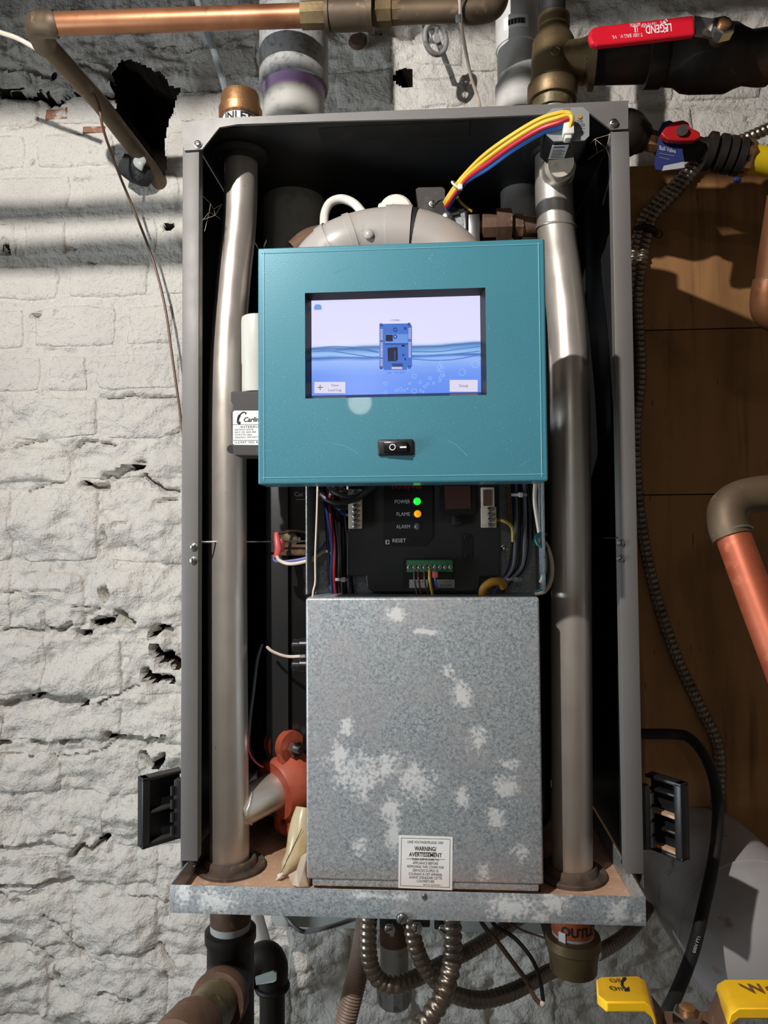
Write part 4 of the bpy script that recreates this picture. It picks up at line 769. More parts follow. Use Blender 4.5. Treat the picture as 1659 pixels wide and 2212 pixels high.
# ================================================================== INSIDE THE CABINET
hx_ = thing('heat_exchanger', 'dark steel heat exchanger casing deep inside the boiler behind the controls', 'heat exchanger', (-0.02, 0.22, 1.11))
ex0, ex1 = P(577, 1300, 0.10)[0], P(1186, 1300, 0.12)[0]
obj('casing', G().obox(((ex0+ex1)/2, 0.21, 1.445), np.eye(3), ((ex1-ex0)/2, 0.105, 0.315), 0.022, 4), 'steel_dark', hx_)
obj('left_cover', G().box(ex0-0.0005, ex0+0.028, 0.096, 0.0985, 1.15, 1.62, 0.0008), 'cabinet_inner', hx_)
obj('foot', G().box(ex0+0.03, ex1-0.03, 0.13, 0.29, TFL-0.001, 1.14), 'steel_dark', hx_)
hb = obj('flange_bracket', G().box(P(606, 1175, 0.096)[0], P(676, 1175, 0.096)[0], 0.088, 0.0955, P(640, 1200, 0.096)[2], P(640, 1176, 0.096)[2], 0.001), 'iron_rust', hx_)
obj('burner_lid', G().lathe([(0, 0.09), (0.02, 0.09), (0.026, 0.07)], (-0.03, 0.2, 1.759), (0, 0, 1), 32), 'steel_dark', hx_)
obj('reflection_mark', G().box(P(640, 1078, 0.1)[0], P(660, 1078, 0.1)[0], 0.0955, 0.0962, P(650, 1080, 0.1)[2], P(650, 1079, 0.1)[2]), 'ink_dim', hx_)  # this mark and the lettering below paint a reflection onto the casing
text(hx_, 'Cat', P(645, 1068, 0.0950), 0.008, 'ink_dim')
# rod with the thermal cut-out
tag(obj('tie_wire', G().tube(spline(PP((424, 1185, 0.001), (427, 1172, 0.006), (448, 1171, 0.012), (540, 1170, 0.072), (600, 1170, 0.078), (690, 1168, 0.076)), 5), 0.0011, 6), 'zinc_screw'), 'thin steel wire strung from the left post screws behind the inlet pipe', 'wire')
tag(obj('tie_wire', G().tube(PP((1260, 1161, 0.085), (1336, 1162, 0.001)), 0.0007, 6), 'zinc_screw'), 'thin steel wire strung from the right post screws behind the outlet pipe', 'wire')
sp = thing('spade_terminals', 'pair of red insulated spade terminals on the thermal switch wires', 'terminals', P(602, 1215, 0.06))
obj('terminal', G().tube(PP((597, 1152, 0.062), (598, 1165, 0.058), (601, 1185, 0.055), (597, 1205, 0.054)), [0.0030, 0.0038, 0.0044, 0.0036], 10), 'terminal_red', sp)
obj('terminal', G().obox(P(608, 1178, 0.062), ((0.4, 1, 0), (1, -0.4, 0), (0, 0, 1)), (0.004, 0.0025, 0.008), 0.001), 'terminal_red', sp)
wire('thermal_wire', [(597, 1200, 0.054), (604, 1211, 0.046), (625, 1218, 0.04), (655, 1214, 0.04), (680, 1204, 0.044), (700, 1191, 0.05), (712, 1196, 0.055)], 0.0021, 'wire_white', 'cream wire curving from the red spade terminals to the chassis')
wire('thermal_wire', [(592, 1200, 0.060), (595, 1212, 0.054), (620, 1213, 0.048), (660, 1206, 0.046), (690, 1190, 0.05), (705, 1172, 0.055)], 0.0020, 'wire_violet', 'blue violet wire curving from the red spade terminals to the chassis')
wire('thermal_lead', [(599, 1153, 0.062), (615, 1150, 0.075), (635, 1146, 0.085), (676, 1152, 0.088)], 0.0018, 'wire_brown', 'brown lead from the spade terminals running behind the chassis')
tag(obj('cable_tie', G().obox(P(679, 1207, 0.038), np.eye(3), (0.0030, 0.002, 0.0034), 0.0008), 'terminal_ivory'), 'small cream cable tie on the thermal switch wires', 'cable tie')
tag(obj('thermal_switch', G().lathe([(0, 0.010), (-0.006, 0.010), (-0.008, 0.006)], P(628, 1166, 0.096), (0, 1, 0), 20).box(P(608, 1158, 0.095)[0], P(650, 1158, 0.095)[0], 0.0915, 0.0945, P(620, 1172, 0.095)[2], P(620, 1160, 0.095)[2]), 'copper_aged'), 'round dusty thermal switch on the heat exchanger casing', 'switch')
wire('sensor_lead', [(577, 1398, 0.075), (590, 1408, 0.066), (620, 1418, 0.055), (660, 1417, 0.046)], 0.0019, 'wire_white', 'cream sensor lead entering the covered box between the fuse holders')
wire('sensor_cable', [(566, 1392, 0.086), (556, 1425, 0.078), (548, 1490, 0.070), (541, 1545, 0.064), (537, 1592, 0.060)], 0.0020, 'wire_grey', 'grey sensor cable hanging behind the inlet pipe')
wire('sensor_wire', [(537, 1590, 0.060), (537, 1615, 0.060), (543, 1635, 0.064), (556, 1650, 0.07), (568, 1657, 0.076)], 0.0011, 'wire_pink', 'thin pink red wire at the end of the sensor cable')
wire('sensor_wire', [(538, 1590, 0.062), (541, 1612, 0.064), (548, 1636, 0.070), (562, 1655, 0.078)], 0.0009, 'wire_black', 'thin black wire at the end of the sensor cable')
wire('vertical_lead', [(686, 1050, 0.014), (684, 1120, 0.012), (681, 1200, 0.010), (681, 1255, 0.008), (677, 1275, 0.004), (675, 1292, 0.004)], 0.0011, 'wire_white', 'thin pale lead running down the left chassis edge to the cover')
# orange grooved coupling
co = thing('grooved_coupling', 'orange painted grooved pipe coupling with bolted lugs at the inlet branch', 'pipe coupling', P(640, 1800, 0.11))
cc = b1+bd*0.010; cu = np.array([0, 0, 1.0]); cu = nrm(cu-bd*np.dot(cu, bd)); cs = np.cross(bd, cu)
obj('housing', G().lathe([(-0.010, 0.0262), (-0.010, 0.036), (-0.006, 0.0385), (0.002, 0.040), (0.010, 0.0435), (0.026, 0.0435), (0.034, 0.040), (0.040, 0.0385), (0.044, 0.036), (0.044, 0.026)], cc, bd, 40), 'coupling_orange', co)
for s in (1, -1):
    lc = cc+cu*s*0.050+bd*0.014
    for off in (-0.013, 0.013):
        pad = lc+cs*off*0.9
        obj('lug', G().lathe([(-0.0055, 0.0190), (0.0055, 0.0190)], pad+cu*s*0.002, cs, 20).obox(pad-cu*s*0.012, (bd, cs, cu), (0.0185, 0.0055, 0.016), 0.002), 'coupling_orange', co)
    bolt = obj('bolt', G().tube([lc-cs*0.034, lc+cs*0.034], 0.0048, 14), 'zinc_screw', co)
    for e_ in (-0.019, 0.019): obj('hex_nut', G().lathe([(0, 0.0098), (math.copysign(0.0075, e_), 0.0098)], lc+cs*e_, cs, 6), 'zinc_screw', bolt, angle=20)
for k in range(6): obj('raised_mark', G().obox(cc+bd*(0.016+0.006*(k%2))+(-cs*math.cos(0.5-0.13*k)+cu*math.sin(0.5-0.13*k))*0.0438, (bd, cu, cs), (0.0018, 0.0014, 0.0014), 0.0004), 'coupling_orange', co)
tag(obj('branch_pipe', G().tube([cc+bd*0.03, cc+bd*0.085], PR, 24), 'stainless'), 'short stainless pipe from the orange coupling to the heat exchanger', 'pipe')
# yellowed plastic pouch and clear wrapper on the tray
po = thing('plastic_pouch', 'yellowed clear plastic pouch standing on the dusty tray beside the cover', 'pouch', P(630, 1895, 0.02))
pa = P(660, 1745, 0.055); pb = P(645, 1830, 0.035); pc = P(608, 1893, 0.015)
g = G().tube(spline([pa, pb, P(622, 1870, 0.022), pc], 6), [0.0125, 0.0135, 0.0145, 0.0150, 0.0152, 0.0150, 0.0145, 0.0140, 0.0132, 0.012, 0.011, 0.010, 0.0092, 0.0080, 0.0065, 0.0052, 0.0040, 0.0028, 0.0015], 14)
g.noise(0.0022, 45); obj('sheath', g, 'pouch_plastic', po)
obj('seam', G().tube(spline([P(652, 1790, 0.026), P(628, 1840, 0.020), P(606, 1888, 0.012)], 6), 0.0004, 5), 'ink_black', po)
obj('sealed_tip', G().tube(spline([P(611, 1886, 0.014), P(604, 1893, 0.012), P(598, 1900, 0.012)], 4), [0.0022]*3+[0.003]*3+[0.0012]*3, 8), 'plastic_white', po)
wr = G(); pts_ = [(P(x, y, yy)) for x, y, yy in [(650, 1850, 0.02), (664, 1840, 0.02), (664, 1915, -0.005), (645, 1916, -0.008), (640, 1880, 0.005), (655, 1880, -0.004), (632, 1912, -0.006), (622, 1890, 0.012)]]
wr.add(pts_+[p+np.array([0.001, 0.0008, 0]) for p in pts_], [(0, 4, 5), (0, 5, 1), (1, 5, 2), (5, 3, 2), (4, 6, 3), (4, 3, 5), (7, 6, 4), (8, 12, 13), (8, 13, 9), (9, 13, 10), (13, 11, 10), (12, 14, 11), (12, 11, 13), (15, 14, 12)])
tag(obj('plastic_wrapper', wr, 'pouch_clear', smooth=False), 'crumpled clear plastic wrapper on the tray against the galvanised cover', 'wrapper')

# ------------------------------------------------ air intake elbow, gas valve, union
AY = 0.055
air = thing('air_intake_elbow', 'grey moulded plastic air intake elbow behind the top of the teal box', 'duct', P(840, 620, AY))
ap = spline(PP((664, 640, AY+0.01), (688, 580, AY+0.01), (730, 541, AY), (790, 519, AY), (850, 512, AY), (905, 518, AY), (960, 542, AY), (992, 580, AY), (1002, 640, AY)), 7)
obj('elbow', G().tube(ap, 0.0345, 30), 'duct_plastic', air)
def apt(px): return min(range(len(ap)), key=lambda i: abs((ap[i]-P(px, 530, AY))[0]))
for px, wd, rr in ((726, 0.006, 0.0362), (760, 0.004, 0.0358), (838, 0.003, 0.0366), (868, 0.0125, 0.0368)):
    i = apt(px); tdir = nrm(ap[i+1]-ap[i-1]); obj('collar', G().lathe([(-wd, 0.034), (-wd, rr), (wd, rr), (wd, 0.034)], ap[i], tdir, 34, caps=False), 'duct_plastic', air)
i = apt(889); tdir = nrm(ap[i+1]-ap[i-1]); obj('seal_ring', G().lathe([(-0.003, 0.033), (-0.003, 0.0352), (0.003, 0.0352), (0.003, 0.033)], ap[i], tdir, 34, caps=False), 'rubber', air)
obj('boss', G().sphere(P(797, 506, AY-0.034), 0.006, (1, 0.5, 1)), 'duct_plastic', air)
tag(obj('air_tube', G().tube(spline(PP((700, 520, 0.07), (700, 490, 0.075), (702, 460, 0.08), (714, 438, 0.083), (738, 430, 0.083), (765, 440, 0.08), (788, 466, 0.07)), 7), 0.0056, 14), 'plastic_white'), 'white plastic sensing tube arching over the air intake elbow', 'tube')
gv = thing('gas_valve', 'gas valve block with black actuator housing above the teal box', 'gas valve', P(950, 520, 0.09))
GY = 0.082
o_ = obj('actuator_housing', G().prism(PP(*[(x, y, GY) for x, y in [(898, 409), (904, 405), (955, 404), (961, 409), (961, 428), (946, 434), (935, 450), (935, 500), (905, 500), (903, 440)]]), (0, 0.03, 0)), 'plastic_dusty', gv, smooth=False)
screw(934, 440, GY-0.0006, 0.0034, gv, rot=0.5)
obj('cover_plate', G().prism(PP(*[(x, y, GY-0.002) for x, y in [(948, 436), (964, 426), (972, 440), (990, 452), (992, 462), (960, 470), (972, 500), (920, 505), (928, 458)]]), (0, 0.004, 0)), 'plastic_black', gv, smooth=False)
obj('valve_block', G().prism(PP(*[(x, y, GY+0.002) for x, y in [(972, 455), (1003, 450), (1008, 520), (960, 520), (960, 478)]]), (0, 0.03, 0)), 'galvanised', gv, smooth=False)
obj('cap_bolt', G().lathe([(0, 0.0065), (0.004, 0.0062), (0.0055, 0.004)], P(966, 469, GY-0.002), (0, -1, 0), 18), 'zinc_screw', gv)
obj('flange', G().box(P(1003, 456, GY)[0], P(1012, 456, GY)[0], GY, GY+0.03, P(1005, 522, GY)[2], P(1005, 454, GY)[2], 0.001), 'steel_dark', gv)
obj('outlet_block', G().box(P(1012, 460, GY)[0], P(1036, 460, GY)[0], GY, GY+0.034, P(1020, 522, GY)[2], P(1020, 462, GY)[2], 0.001), 'zinc_screw', gv)
vf = thing('venturi_flange', 'cast aluminium venturi flange with two socket bolts behind the air elbow', 'flange', P(855, 500, 0.085))
obj('flange_plate', G().prism(PP(*[(x, y, 0.083) for x, y in [(820, 443), (825, 438), (882, 436), (890, 441), (890, 520), (820, 520)]]), (0, 0.012, 0)), 'pvc_fitting', vf, smooth=False)
obj('throat', G().lathe([(0, 0.022), (0.014, 0.021), (0.017, 0.018)], P(856, 466, 0.083), (0, -1, 0), 28), 'plastic_white', vf)
for x in (827, 882): screw(x, 446, 0.0825, 0.0046, vf, slot=False, name='socket_bolt')
un = thing('brass_union', 'dusty brown brass gas union between the gas valve and outlet pipe', 'pipe union', P(1090, 515, 0.098))
u0 = P(1036, 492, 0.098); u1 = P(1163, 489, 0.098); ud = nrm(u1-u0); ul = lambda x: float(np.dot(P(x, 490, 0.098)-u0, ud))
obj('male_end', G().lathe([(-0.004, 0.010), (ul(1040), 0.010), (ul(1041), 0.0155), (ul(1043), 0.0165), (ul(1072), 0.0165)], u0, ud, 8, phase=0.39), 'iron_rust', un, angle=20)
obj('union_nut', G().lathe([(ul(1071), 0.0225), (ul(1103), 0.0225)], u0, ud, 8, phase=0.39), 'iron_rust', un, angle=20)
obj('female_end', G().lathe([(ul(1103), 0.0135), (ul(1110), 0.0135), (ul(1111), 0.0160), (ul(1128), 0.0160)], u0, ud, 8, phase=0.39), 'iron_rust', un, angle=20)
obj('nipple', G().lathe([(ul(1126), 0.0125), (ul(1175), 0.0125)], u0, ud, 18), 'iron_rust', un)
wire('valve_lead', [(983, 410, 0.075), (985, 422, 0.078), (998, 440, 0.08), (1020, 457, 0.084)], 0.0018, 'wire_mustard', 'amber lead dropping from the wire bundle to the union')
tag(obj('dusty_elbow', G().tube(spline(PP((640, 545, 0.085), (668, 522, 0.085), (700, 512, 0.09)), 6), 0.016, 16), 'iron_rust'), 'dusty brown elbow beside the air intake', 'elbow')

# ------------------------------------------------ low water cut-off and its wires
lw = thing('low_water_cutoff', 'grey faced low water cutoff box on the outlet pipe tee', 'controller', P(1225, 350, 0.0))
LY = -0.034
face = [(1180, 246), (1193, 234), (1259, 231), (1273, 243), (1273, 293), (1263, 303), (1196, 305), (1180, 290)]
obj('housing', G().prism(PP(*[(x, y, LY+0.0014) for x, y in face]), (0, 0.046, 0)), 'plastic_black', lw, smooth=False)
fp = obj('face_plate', G().prism(PP(*[(x, y, LY) for x, y in face]), (0, 0.0013, 0)), 'plastic_grey', lw, smooth=False)
obj('neck', G().tube(PP((1212, 352, 0.006), (1211, 357, 0.042)), 0.0145, 18), 'terminal_ivory', lw)
zb_ = P(1225, 305, LY+0.0014)[2]; lx0, lx1 = P(1192, 306, LY)[0], P(1240, 306, LY)[0]
dl = obj('data_label', G().box(lx0+0.002, lx1-0.004, LY+0.008, LY+0.036, zb_-0.0006, zb_-0.0001), 'label_white', lw)
for k in range(6): obj('print_line', G().box(lx0+0.004, lx1-0.006-0.003*(k % 2), LY+0.032-k*0.003, LY+0.0333-k*0.003, zb_-0.0009, zb_-0.0006), 'ink_grey', dl)
obj('print_band', G().box(lx0+0.004, lx1-0.008, LY+0.0105, LY+0.0128, zb_-0.0009, zb_-0.0006), 'ink_blue', dl)
for s, x, y, sz, wd in (('LOW', 1251, 263, 0.0048, 16), ('WATER', 1253, 271, 0.0048, 22), ('TEST', 1224, 238, 0.0042, 16), ('ON', 1199, 267, 0.0040, 9)): text(fp, s, P(x, y, LY-0.0002), sz, 'ink_black', fit=SZ(wd, x, y, LY))
for y in (278, 287): obj('print_line', G().tube(PP((1246, y, LY-0.0001), (1264, y-0.5, LY-0.0001)), 0.0002, 4), 'ink_black', fp)
for x, y, m_ in ((1252, 253, 'ferrite_yellow'), (1209, 263, 'handle_red')): obj('indicator', G().lathe([(0, 0.0026), (0.0012, 0.0024)], P(x, y, LY), (0, -1, 0), 14), m_, fp)
plug = tag(obj('wire_plug', G().obox(P(1227, 281, LY-0.006), np.eye(3), (SZ(11, 1227, 281, LY), 0.006, SZ(14, 1227, 281, LY)), 0.001).obox(P(1226, 296, LY-0.005), np.eye(3), (SZ(7, 1227, 281, LY), 0.005, SZ(8, 1227, 281, LY)), 0.001), 'plastic_white'), 'white nylon wire plug in the face of the low water cutoff', 'plug')
base = [(1232, 274, -0.042), (1236, 256, -0.046), (1226, 246, -0.046), (1200, 250, -0.044), (1160, 264, -0.036), (1100, 300, -0.015), (1045, 340, 0.015), (1005, 378, 0.045), (983, 405, 0.06), (966, 430, 0.07), (960, 440, 0.076)]
for k, (c, dx, dy, dz, nm) in enumerate((('yellow', 0, -4, 0, 'upper yellow wire from the low water cutoff plug'), ('yellow', 4, 5, -0.003, 'lower yellow wire from the low water cutoff plug'), ('red', 6, 15, -0.002, 'red wire from the low water cutoff plug'), ('blue', 9, 24, 0.002, 'blue wire under the red one from the low water cutoff plug'), ('black', 8, 20, 0.006, 'black wire in the low water cutoff bundle'))):
    pts = []
    for j, (x, y, z) in enumerate(base):
        f = min(1, max(0.15, j/3)) * (1.0 if j < 7 else 0.55)
        pts.append((x+dx*f-(k*1.6 if j < 2 else 0), y+dy*f, z+dz+k*0.0006))
    wire('cutoff_wire', pts, 0.0024, 'wire_'+c, nm, n=8)
tag(obj('cable_tie', G().torus(P(987, 401, 0.058), (0.55, -0.5, 0.6), 0.0075, 0.0013, 20, 6).obox(P(994, 404, 0.050), np.eye(3), (0.0028, 0.0022, 0.0034), 0.0008), 'plastic_white'), 'white cable tie around the low water cutoff wires', 'cable tie')
web = G(); rw = random.Random(9)
wa = [P(x, y, yy) for x, y, yy in [(440, 425, 0.004), (438, 475, 0.004), (442, 500, 0.004), (480, 440, 0.06), (478, 475, 0.06), (455, 440, 0.02), (462, 452, 0.03), (452, 458, 0.02), (465, 465, 0.03)]]
for a, b in ((0, 5), (5, 6), (6, 3), (5, 7), (7, 1), (7, 8), (8, 6), (8, 4), (7, 2), (8, 3), (1, 8)): web.tube([wa[a], wa[b]], 0.00028, 4)
tag(obj('cobweb', web, 'web', kind='stuff'), 'tangled cobweb between left post and inlet pipe', 'cobweb')
web = G(); wa = [P(x, y, yy) for x, y, yy in [(1318, 290, 0.004), (1310, 320, 0.01), (1318, 345, 0.004), (1285, 300, 0.02), (1275, 310, 0.01), (1290, 330, 0.02), (1270, 345, 0.03)]]
for a, b in ((0, 3), (3, 4), (3, 1), (1, 2), (3, 5), (5, 6), (1, 5), (0, 1)): web.tube([wa[a], wa[b]], 0.00028, 4)
tag(obj('cobweb', web, 'web', kind='stuff'), 'wispy cobweb between the low water cutoff and right post', 'cobweb')

# ================================================================== VENT PIPES ABOVE
VYP = 0.20
vp = thing('vent_pipe', 'wide grey plastic vent pipe with purple primer under its coupling', 'pipe', np.array([P(635, 240, VYP)[0], VYP, 1.8]))
vr = SZ(65, 635, 220, VYP); vc = P(635, 220, VYP); zc = P(638, 150, VYP-vr)[2]
obj('pipe_run', G().lathe([(1.78-vc[2], vr), (zc-vc[2]+0.02, vr)], vc, (0, 0, 1), 36), 'pvc_grey', vp)
obj('primer_band', G().lathe([(zc-vc[2]-0.016, vr+0.0003), (zc-vc[2]+0.004, vr+0.0003)], vc, (0, 0, 1), 36, caps=False), 'primer_purple', vp)
obj('coupling', G().lathe([(zc-vc[2], vr+0.0005), (zc-vc[2], vr*1.115), (zc-vc[2]+0.004, vr*1.13), (zc-vc[2]+0.4, vr*1.13)], vc, (0, 0, 1), 36), 'pvc_fitting', vp)
lab_ = obj('pipe_label', G().tube([np.array([vc[0]+0.001, VYP, 1.845]), np.array([vc[0]+0.001, VYP, 1.875])], vr+0.0004, 36, caps=False), 'label_grey', vp)
vp2 = thing('intake_pipe', 'white plastic intake pipe with barcode sticker behind the brass tee', 'pipe', np.array([P(1119, 220, 0.2)[0], 0.2, 1.85]))
v2 = P(1119, 220, 0.2); r2 = SZ(44, 1119, 200, 0.2); z2 = lambda y: P(1119, y, 0.2-r2)[2]-v2[2]
obj('pipe_run', G().lathe([(1.86-v2[2], r2*0.93), (z2(-150), r2*0.93)], v2, (0, 0, 1), 32), 'pvc_white', vp2)
obj('lower_hub', G().lathe([(z2(228), r2*1.12), (z2(160), r2*1.12), (z2(156), r2*1.0), (z2(80), r2*1.0)], v2, (0, 0, 1), 32), 'pvc_white', vp2)
obj('upper_hub', G().lathe([(z2(80), r2), (z2(79), r2*1.06), (z2(-160), r2*1.06)], v2, (0, 0, 1), 32), 'pvc_white', vp2)
bl_ = obj('barcode_sticker', G().tube([v2+np.array([0, 0, z2(59)]), v2+np.array([0, 0, z2(32)])], r2*1.065, 48, caps=False), 'label_white', vp2)
me = bl_.data; bmx = bmesh.new(); bmx.from_mesh(me)
bmesh.ops.delete(bmx, geom=[f for f in bmx.faces if not (f.calc_center_median().y < -r2*0.55 and abs(f.calc_center_median().x+0.003) < r2*0.58)], context='FACES'); bmx.to_mesh(me); bmx.free()
g = G()
for k in range(15):
    a = -0.50+k*0.052; rr = r2*1.067; w_ = 0.0009 if k % 3 else 0.0016
    g.obox(v2+np.array([rr*math.sin(a), -rr*math.cos(a), (z2(40)+z2(52))/2]), ((math.cos(a), math.sin(a), 0), (-math.sin(a), math.cos(a), 0), (0, 0, 1)), (w_/2, 0.0002, abs(z2(40)-z2(52))/2))
obj('barcode', g, 'ink_black', vp2)

# ------------------------------------------------ copper line across the top
cp = thing('copper_line', 'horizontal copper pipe with brass union and elbow crossing above the cabinet', 'pipe', P(400, 60, 0.12))
c0 = P(110, 52, 0.12); c1 = P(1000, 22, 0.105); cdn = nrm(c1-c0); cl = lambda x: float(np.dot(P(x, 52-(x-110)*0.0337, 0.12-(x-110)*1.7e-5)-c0, cdn))
obj('pipe_run', G().lathe([(cl(100), 0.0143), (cl(660), 0.0143)], c0, cdn, 26), 'copper', cp)
ud0 = P(85, 50, 0.12); e1 = P(97, 100, 0.17)
obj('elbow', G().tube(spline([c0+cdn*cl(118), c0+cdn*cl(112), P(84, 53, 0.125), P(86, 72, 0.15), P(98, 98, 0.178)], 7), 0.0172, 24), 'copper_aged', cp)
obj('union_hub', G().lathe([(cl(652), 0.0168), (cl(704), 0.0172)], c0, cdn, 8, phase=0.39), 'bronze_dark', cp, angle=20)
obj('union_body', G().lathe([(cl(704), 0.017), (cl(705), 0.0225), (cl(713), 0.0225), (cl(714), 0.0205), (cl(795), 0.0205), (cl(796), 0.0230), (cl(806), 0.0230), (cl(807), 0.017)], c0, cdn, 30), 'copper_aged', cp)
obj('union_nut', G().lathe([(cl(807), 0.0155), (cl(815), 0.0155), (cl(816), 0.0172), (cl(846), 0.0172), (cl(848), 0.0150), (cl(866), 0.0146)], c0, cdn, 8, phase=0.39), 'bronze_dark', cp, angle=20)
e0 = c0+cdn*cl(860)
obj('far_run', G().tube(spline([e0, c0+cdn*cl(950), c0+cdn*cl(1025), P(1065, 8, 0.105), P(1072, -20, 0.105), P(1073, -160, 0.105)], 7), 0.0143, 22), 'copper_aged', cp)
obj('far_elbow', G().tube(spline([c0+cdn*cl(1005), c0+cdn*cl(1035), P(1062, 12, 0.105), P(1072, -12, 0.105), P(1072, -60, 0.105)], 7), 0.0170, 22), 'copper_aged', cp)
dgp = tag(obj('wall_branch_pipe', G().tube(PP((92, 88, 0.168), (215, 222, 0.29), (330, 372, 0.40), (355, 408, 0.44)), 0.0143, 22), 'copper_aged'), 'tarnished pipe slanting from the copper elbow into the broken wall hole', 'pipe')
fo = thing('insulation_stub', 'charred black pipe insulation stub with silver scrap on the wall', 'insulation', P(300, 395, 0.39))
obj('foam', G().tube(PP((268, 355, 0.385), (290, 367, 0.385), (312, 375, 0.395), (328, 385, 0.405)), [0.018, 0.023, 0.022, 0.016], 16).noise(0.005, 50), 'foam_black', fo)
obj('silver_scrap', G().sphere(P(303, 352, 0.365), 0.010, (1, 0.4, 1.2)).noise(0.004, 80), 'tape_grey', fo)
wire('telephone_cable', [(-60, 50, 0.20), (0, 70, 0.20), (40, 84, 0.20), (90, 112, 0.21)], 0.0035, 'wire_white', 'pale cable sloping down to the copper elbow', 'cable')
wire('telephone_cable', [(165, 150, 0.30), (190, 182, 0.27), (212, 225, 0.26), (222, 275, 0.27), (240, 330, 0.30), (262, 388, 0.345), (290, 455, 0.37), (330, 560, 0.385), (356, 660, 0.388), (372, 770, 0.388), (389, 890, 0.388), (400, 980, 0.388)], 0.0022, 'wire_brown', 'thin brown cable hanging down the white wall beside the cabinet', 'cable')
tag(obj('vinyl_tube', G().tube(spline(PP((410, -60, 0.16), (438, 40, 0.15), (462, 110, 0.15), (484, 182, 0.14), (490, 215, 0.14)), 6), 0.0048, 16), 'vinyl_clear'), 'clear vinyl tube dropping behind the inlet cap', 'tube')
hw = thing('hand_wheel', 'small grey plastic valve hand wheel on the wall above the cabinet', 'hand wheel', P(940, 120, 0.30))
wc = P(941, 84, 0.30); wax = nrm(np.array([0.62, -0.75, -0.25]))
obj('rim', G().torus(wc, wax, 0.0215, 0.0042, 32, 10), 'pvc_fitting', hw)
wu = nrm(np.cross(wax, [0, 0, 1])); wv = np.cross(wax, wu)
for a in (0.5, 2.6, 4.7): dd = wu*math.cos(a)+wv*math.sin(a); obj('spoke', G().obox(wc+dd*0.011, (dd, np.cross(wax, dd), wax), (0.011, 0.003, 0.0015), 0.0006), 'pvc_fitting', hw)
obj('hub', G().lathe([(-0.004, 0.0065), (0.004, 0.0065)], wc, wax, 16), 'pvc_white', hw)
obj('stem', G().tube([wc, wc-wax*0.02, P(915, 40, 0.36), P(905, 20, 0.43)], 0.0045, 12), 'zinc_screw', hw)
wire('bell_wire', [(990, -30, 0.07), (994, 10, 0.085), (996, 50, 0.10), (1003, 95, 0.12), (1016, 160, 0.15), (1030, 205, 0.17), (1042, 250, 0.18)], 0.0023, 'wire_white', 'thin white wire tied to the copper pipe and falling behind the cabinet')
tag(obj('wire_tie', G().torus(c0+cdn*cl(993), cdn, 0.0152, 0.0016, 24, 6).obox(P(990, 40, 0.085), np.eye(3), (0.0035, 0.003, 0.004), 0.001), 'label_grey'), 'grey tie fastening the white wire to the copper pipe', 'tie')
st = thing('wall_stub', 'rusty whitewashed pipe stub poking from the wall above the cabinet', 'pipe stub', P(775, 105, 0.40))
obj('stub', G().tube(PP((770, 85, 0.44), (775, 84, 0.375)), 0.018, 18).noise(0.002, 80), 'wall_paint', st); obj('rusty_end', G().lathe([(0, 0.0165), (0.006, 0.012)], P(773, 88, 0.376), (0, -1, 0), 16).noise(0.0015, 90), 'iron_rust', st)

# ================================================================== RIGHT SIDE: GAS LINE, CABLES, COPPER
gl = thing('gas_shutoff_valve', 'brass gas shutoff, shade painted into its dark body, with red butterfly handle beside the cabinet', 'valve', P(1480, 345, 0.2))
GYL = 0.17
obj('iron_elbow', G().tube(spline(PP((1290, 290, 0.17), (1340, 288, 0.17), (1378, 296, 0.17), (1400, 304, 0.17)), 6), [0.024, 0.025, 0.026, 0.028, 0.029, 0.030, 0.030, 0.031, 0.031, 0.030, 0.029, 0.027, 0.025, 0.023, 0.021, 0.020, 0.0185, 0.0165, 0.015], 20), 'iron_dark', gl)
g0 = P(1390, 302, GYL); g1 = P(1700, 357, GYL); gd = nrm(g1-g0); gx_ = lambda x: float(np.dot(P(x, 302+(x-1390)*0.177, GYL)-g0, gd))
obj('brass_nipple', G().lathe([(gx_(1388), 0.0125), (gx_(1398), 0.014), (gx_(1432), 0.0135)], g0, gd, 8), 'brass', gl, angle=20)
obj('valve_body', G().lathe([(gx_(1420), 0.0145), (gx_(1428), 0.0175), (gx_(1450), 0.019), (gx_(1480), 0.019), (gx_(1500), 0.016), (gx_(1525), 0.0145)], g0, gd, 20), 'iron_dark', gl)  # darker material stands in for the shade on this body
gp = G()
for a, b in (((1428, 296), (1432, 278)),): pass
hnd = [(1428, 288), (1438, 274), (1456, 262), (1476, 258), (1488, 264), (1492, 275), (1512, 284), (1515, 296), (1500, 303), (1470, 304), (1445, 302), (1434, 296)]
h_ = obj('butterfly_handle', G().prism(PP(*[(x, y, GYL-0.036) for x, y in hnd]), (0, 0.010, 0)), 'handle_red', gl, smooth=False); bv = h_.modifiers.new('bevel', 'BEVEL'); bv.width = 0.002; bv.segments = 2; bv.limit_method = 'ANGLE'
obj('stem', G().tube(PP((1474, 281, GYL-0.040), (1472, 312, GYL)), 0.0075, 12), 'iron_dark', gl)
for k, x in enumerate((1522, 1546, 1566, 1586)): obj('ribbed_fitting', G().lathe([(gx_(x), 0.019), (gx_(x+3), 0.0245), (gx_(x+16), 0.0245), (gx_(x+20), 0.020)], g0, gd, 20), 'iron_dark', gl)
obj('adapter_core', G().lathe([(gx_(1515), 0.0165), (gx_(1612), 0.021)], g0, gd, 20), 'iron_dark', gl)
obj('flare_nut', G().lathe([(gx_(1600), 0.0235), (gx_(1618), 0.0235), (gx_(1628), 0.019)], g0, gd, 6), 'brass', gl, angle=20)
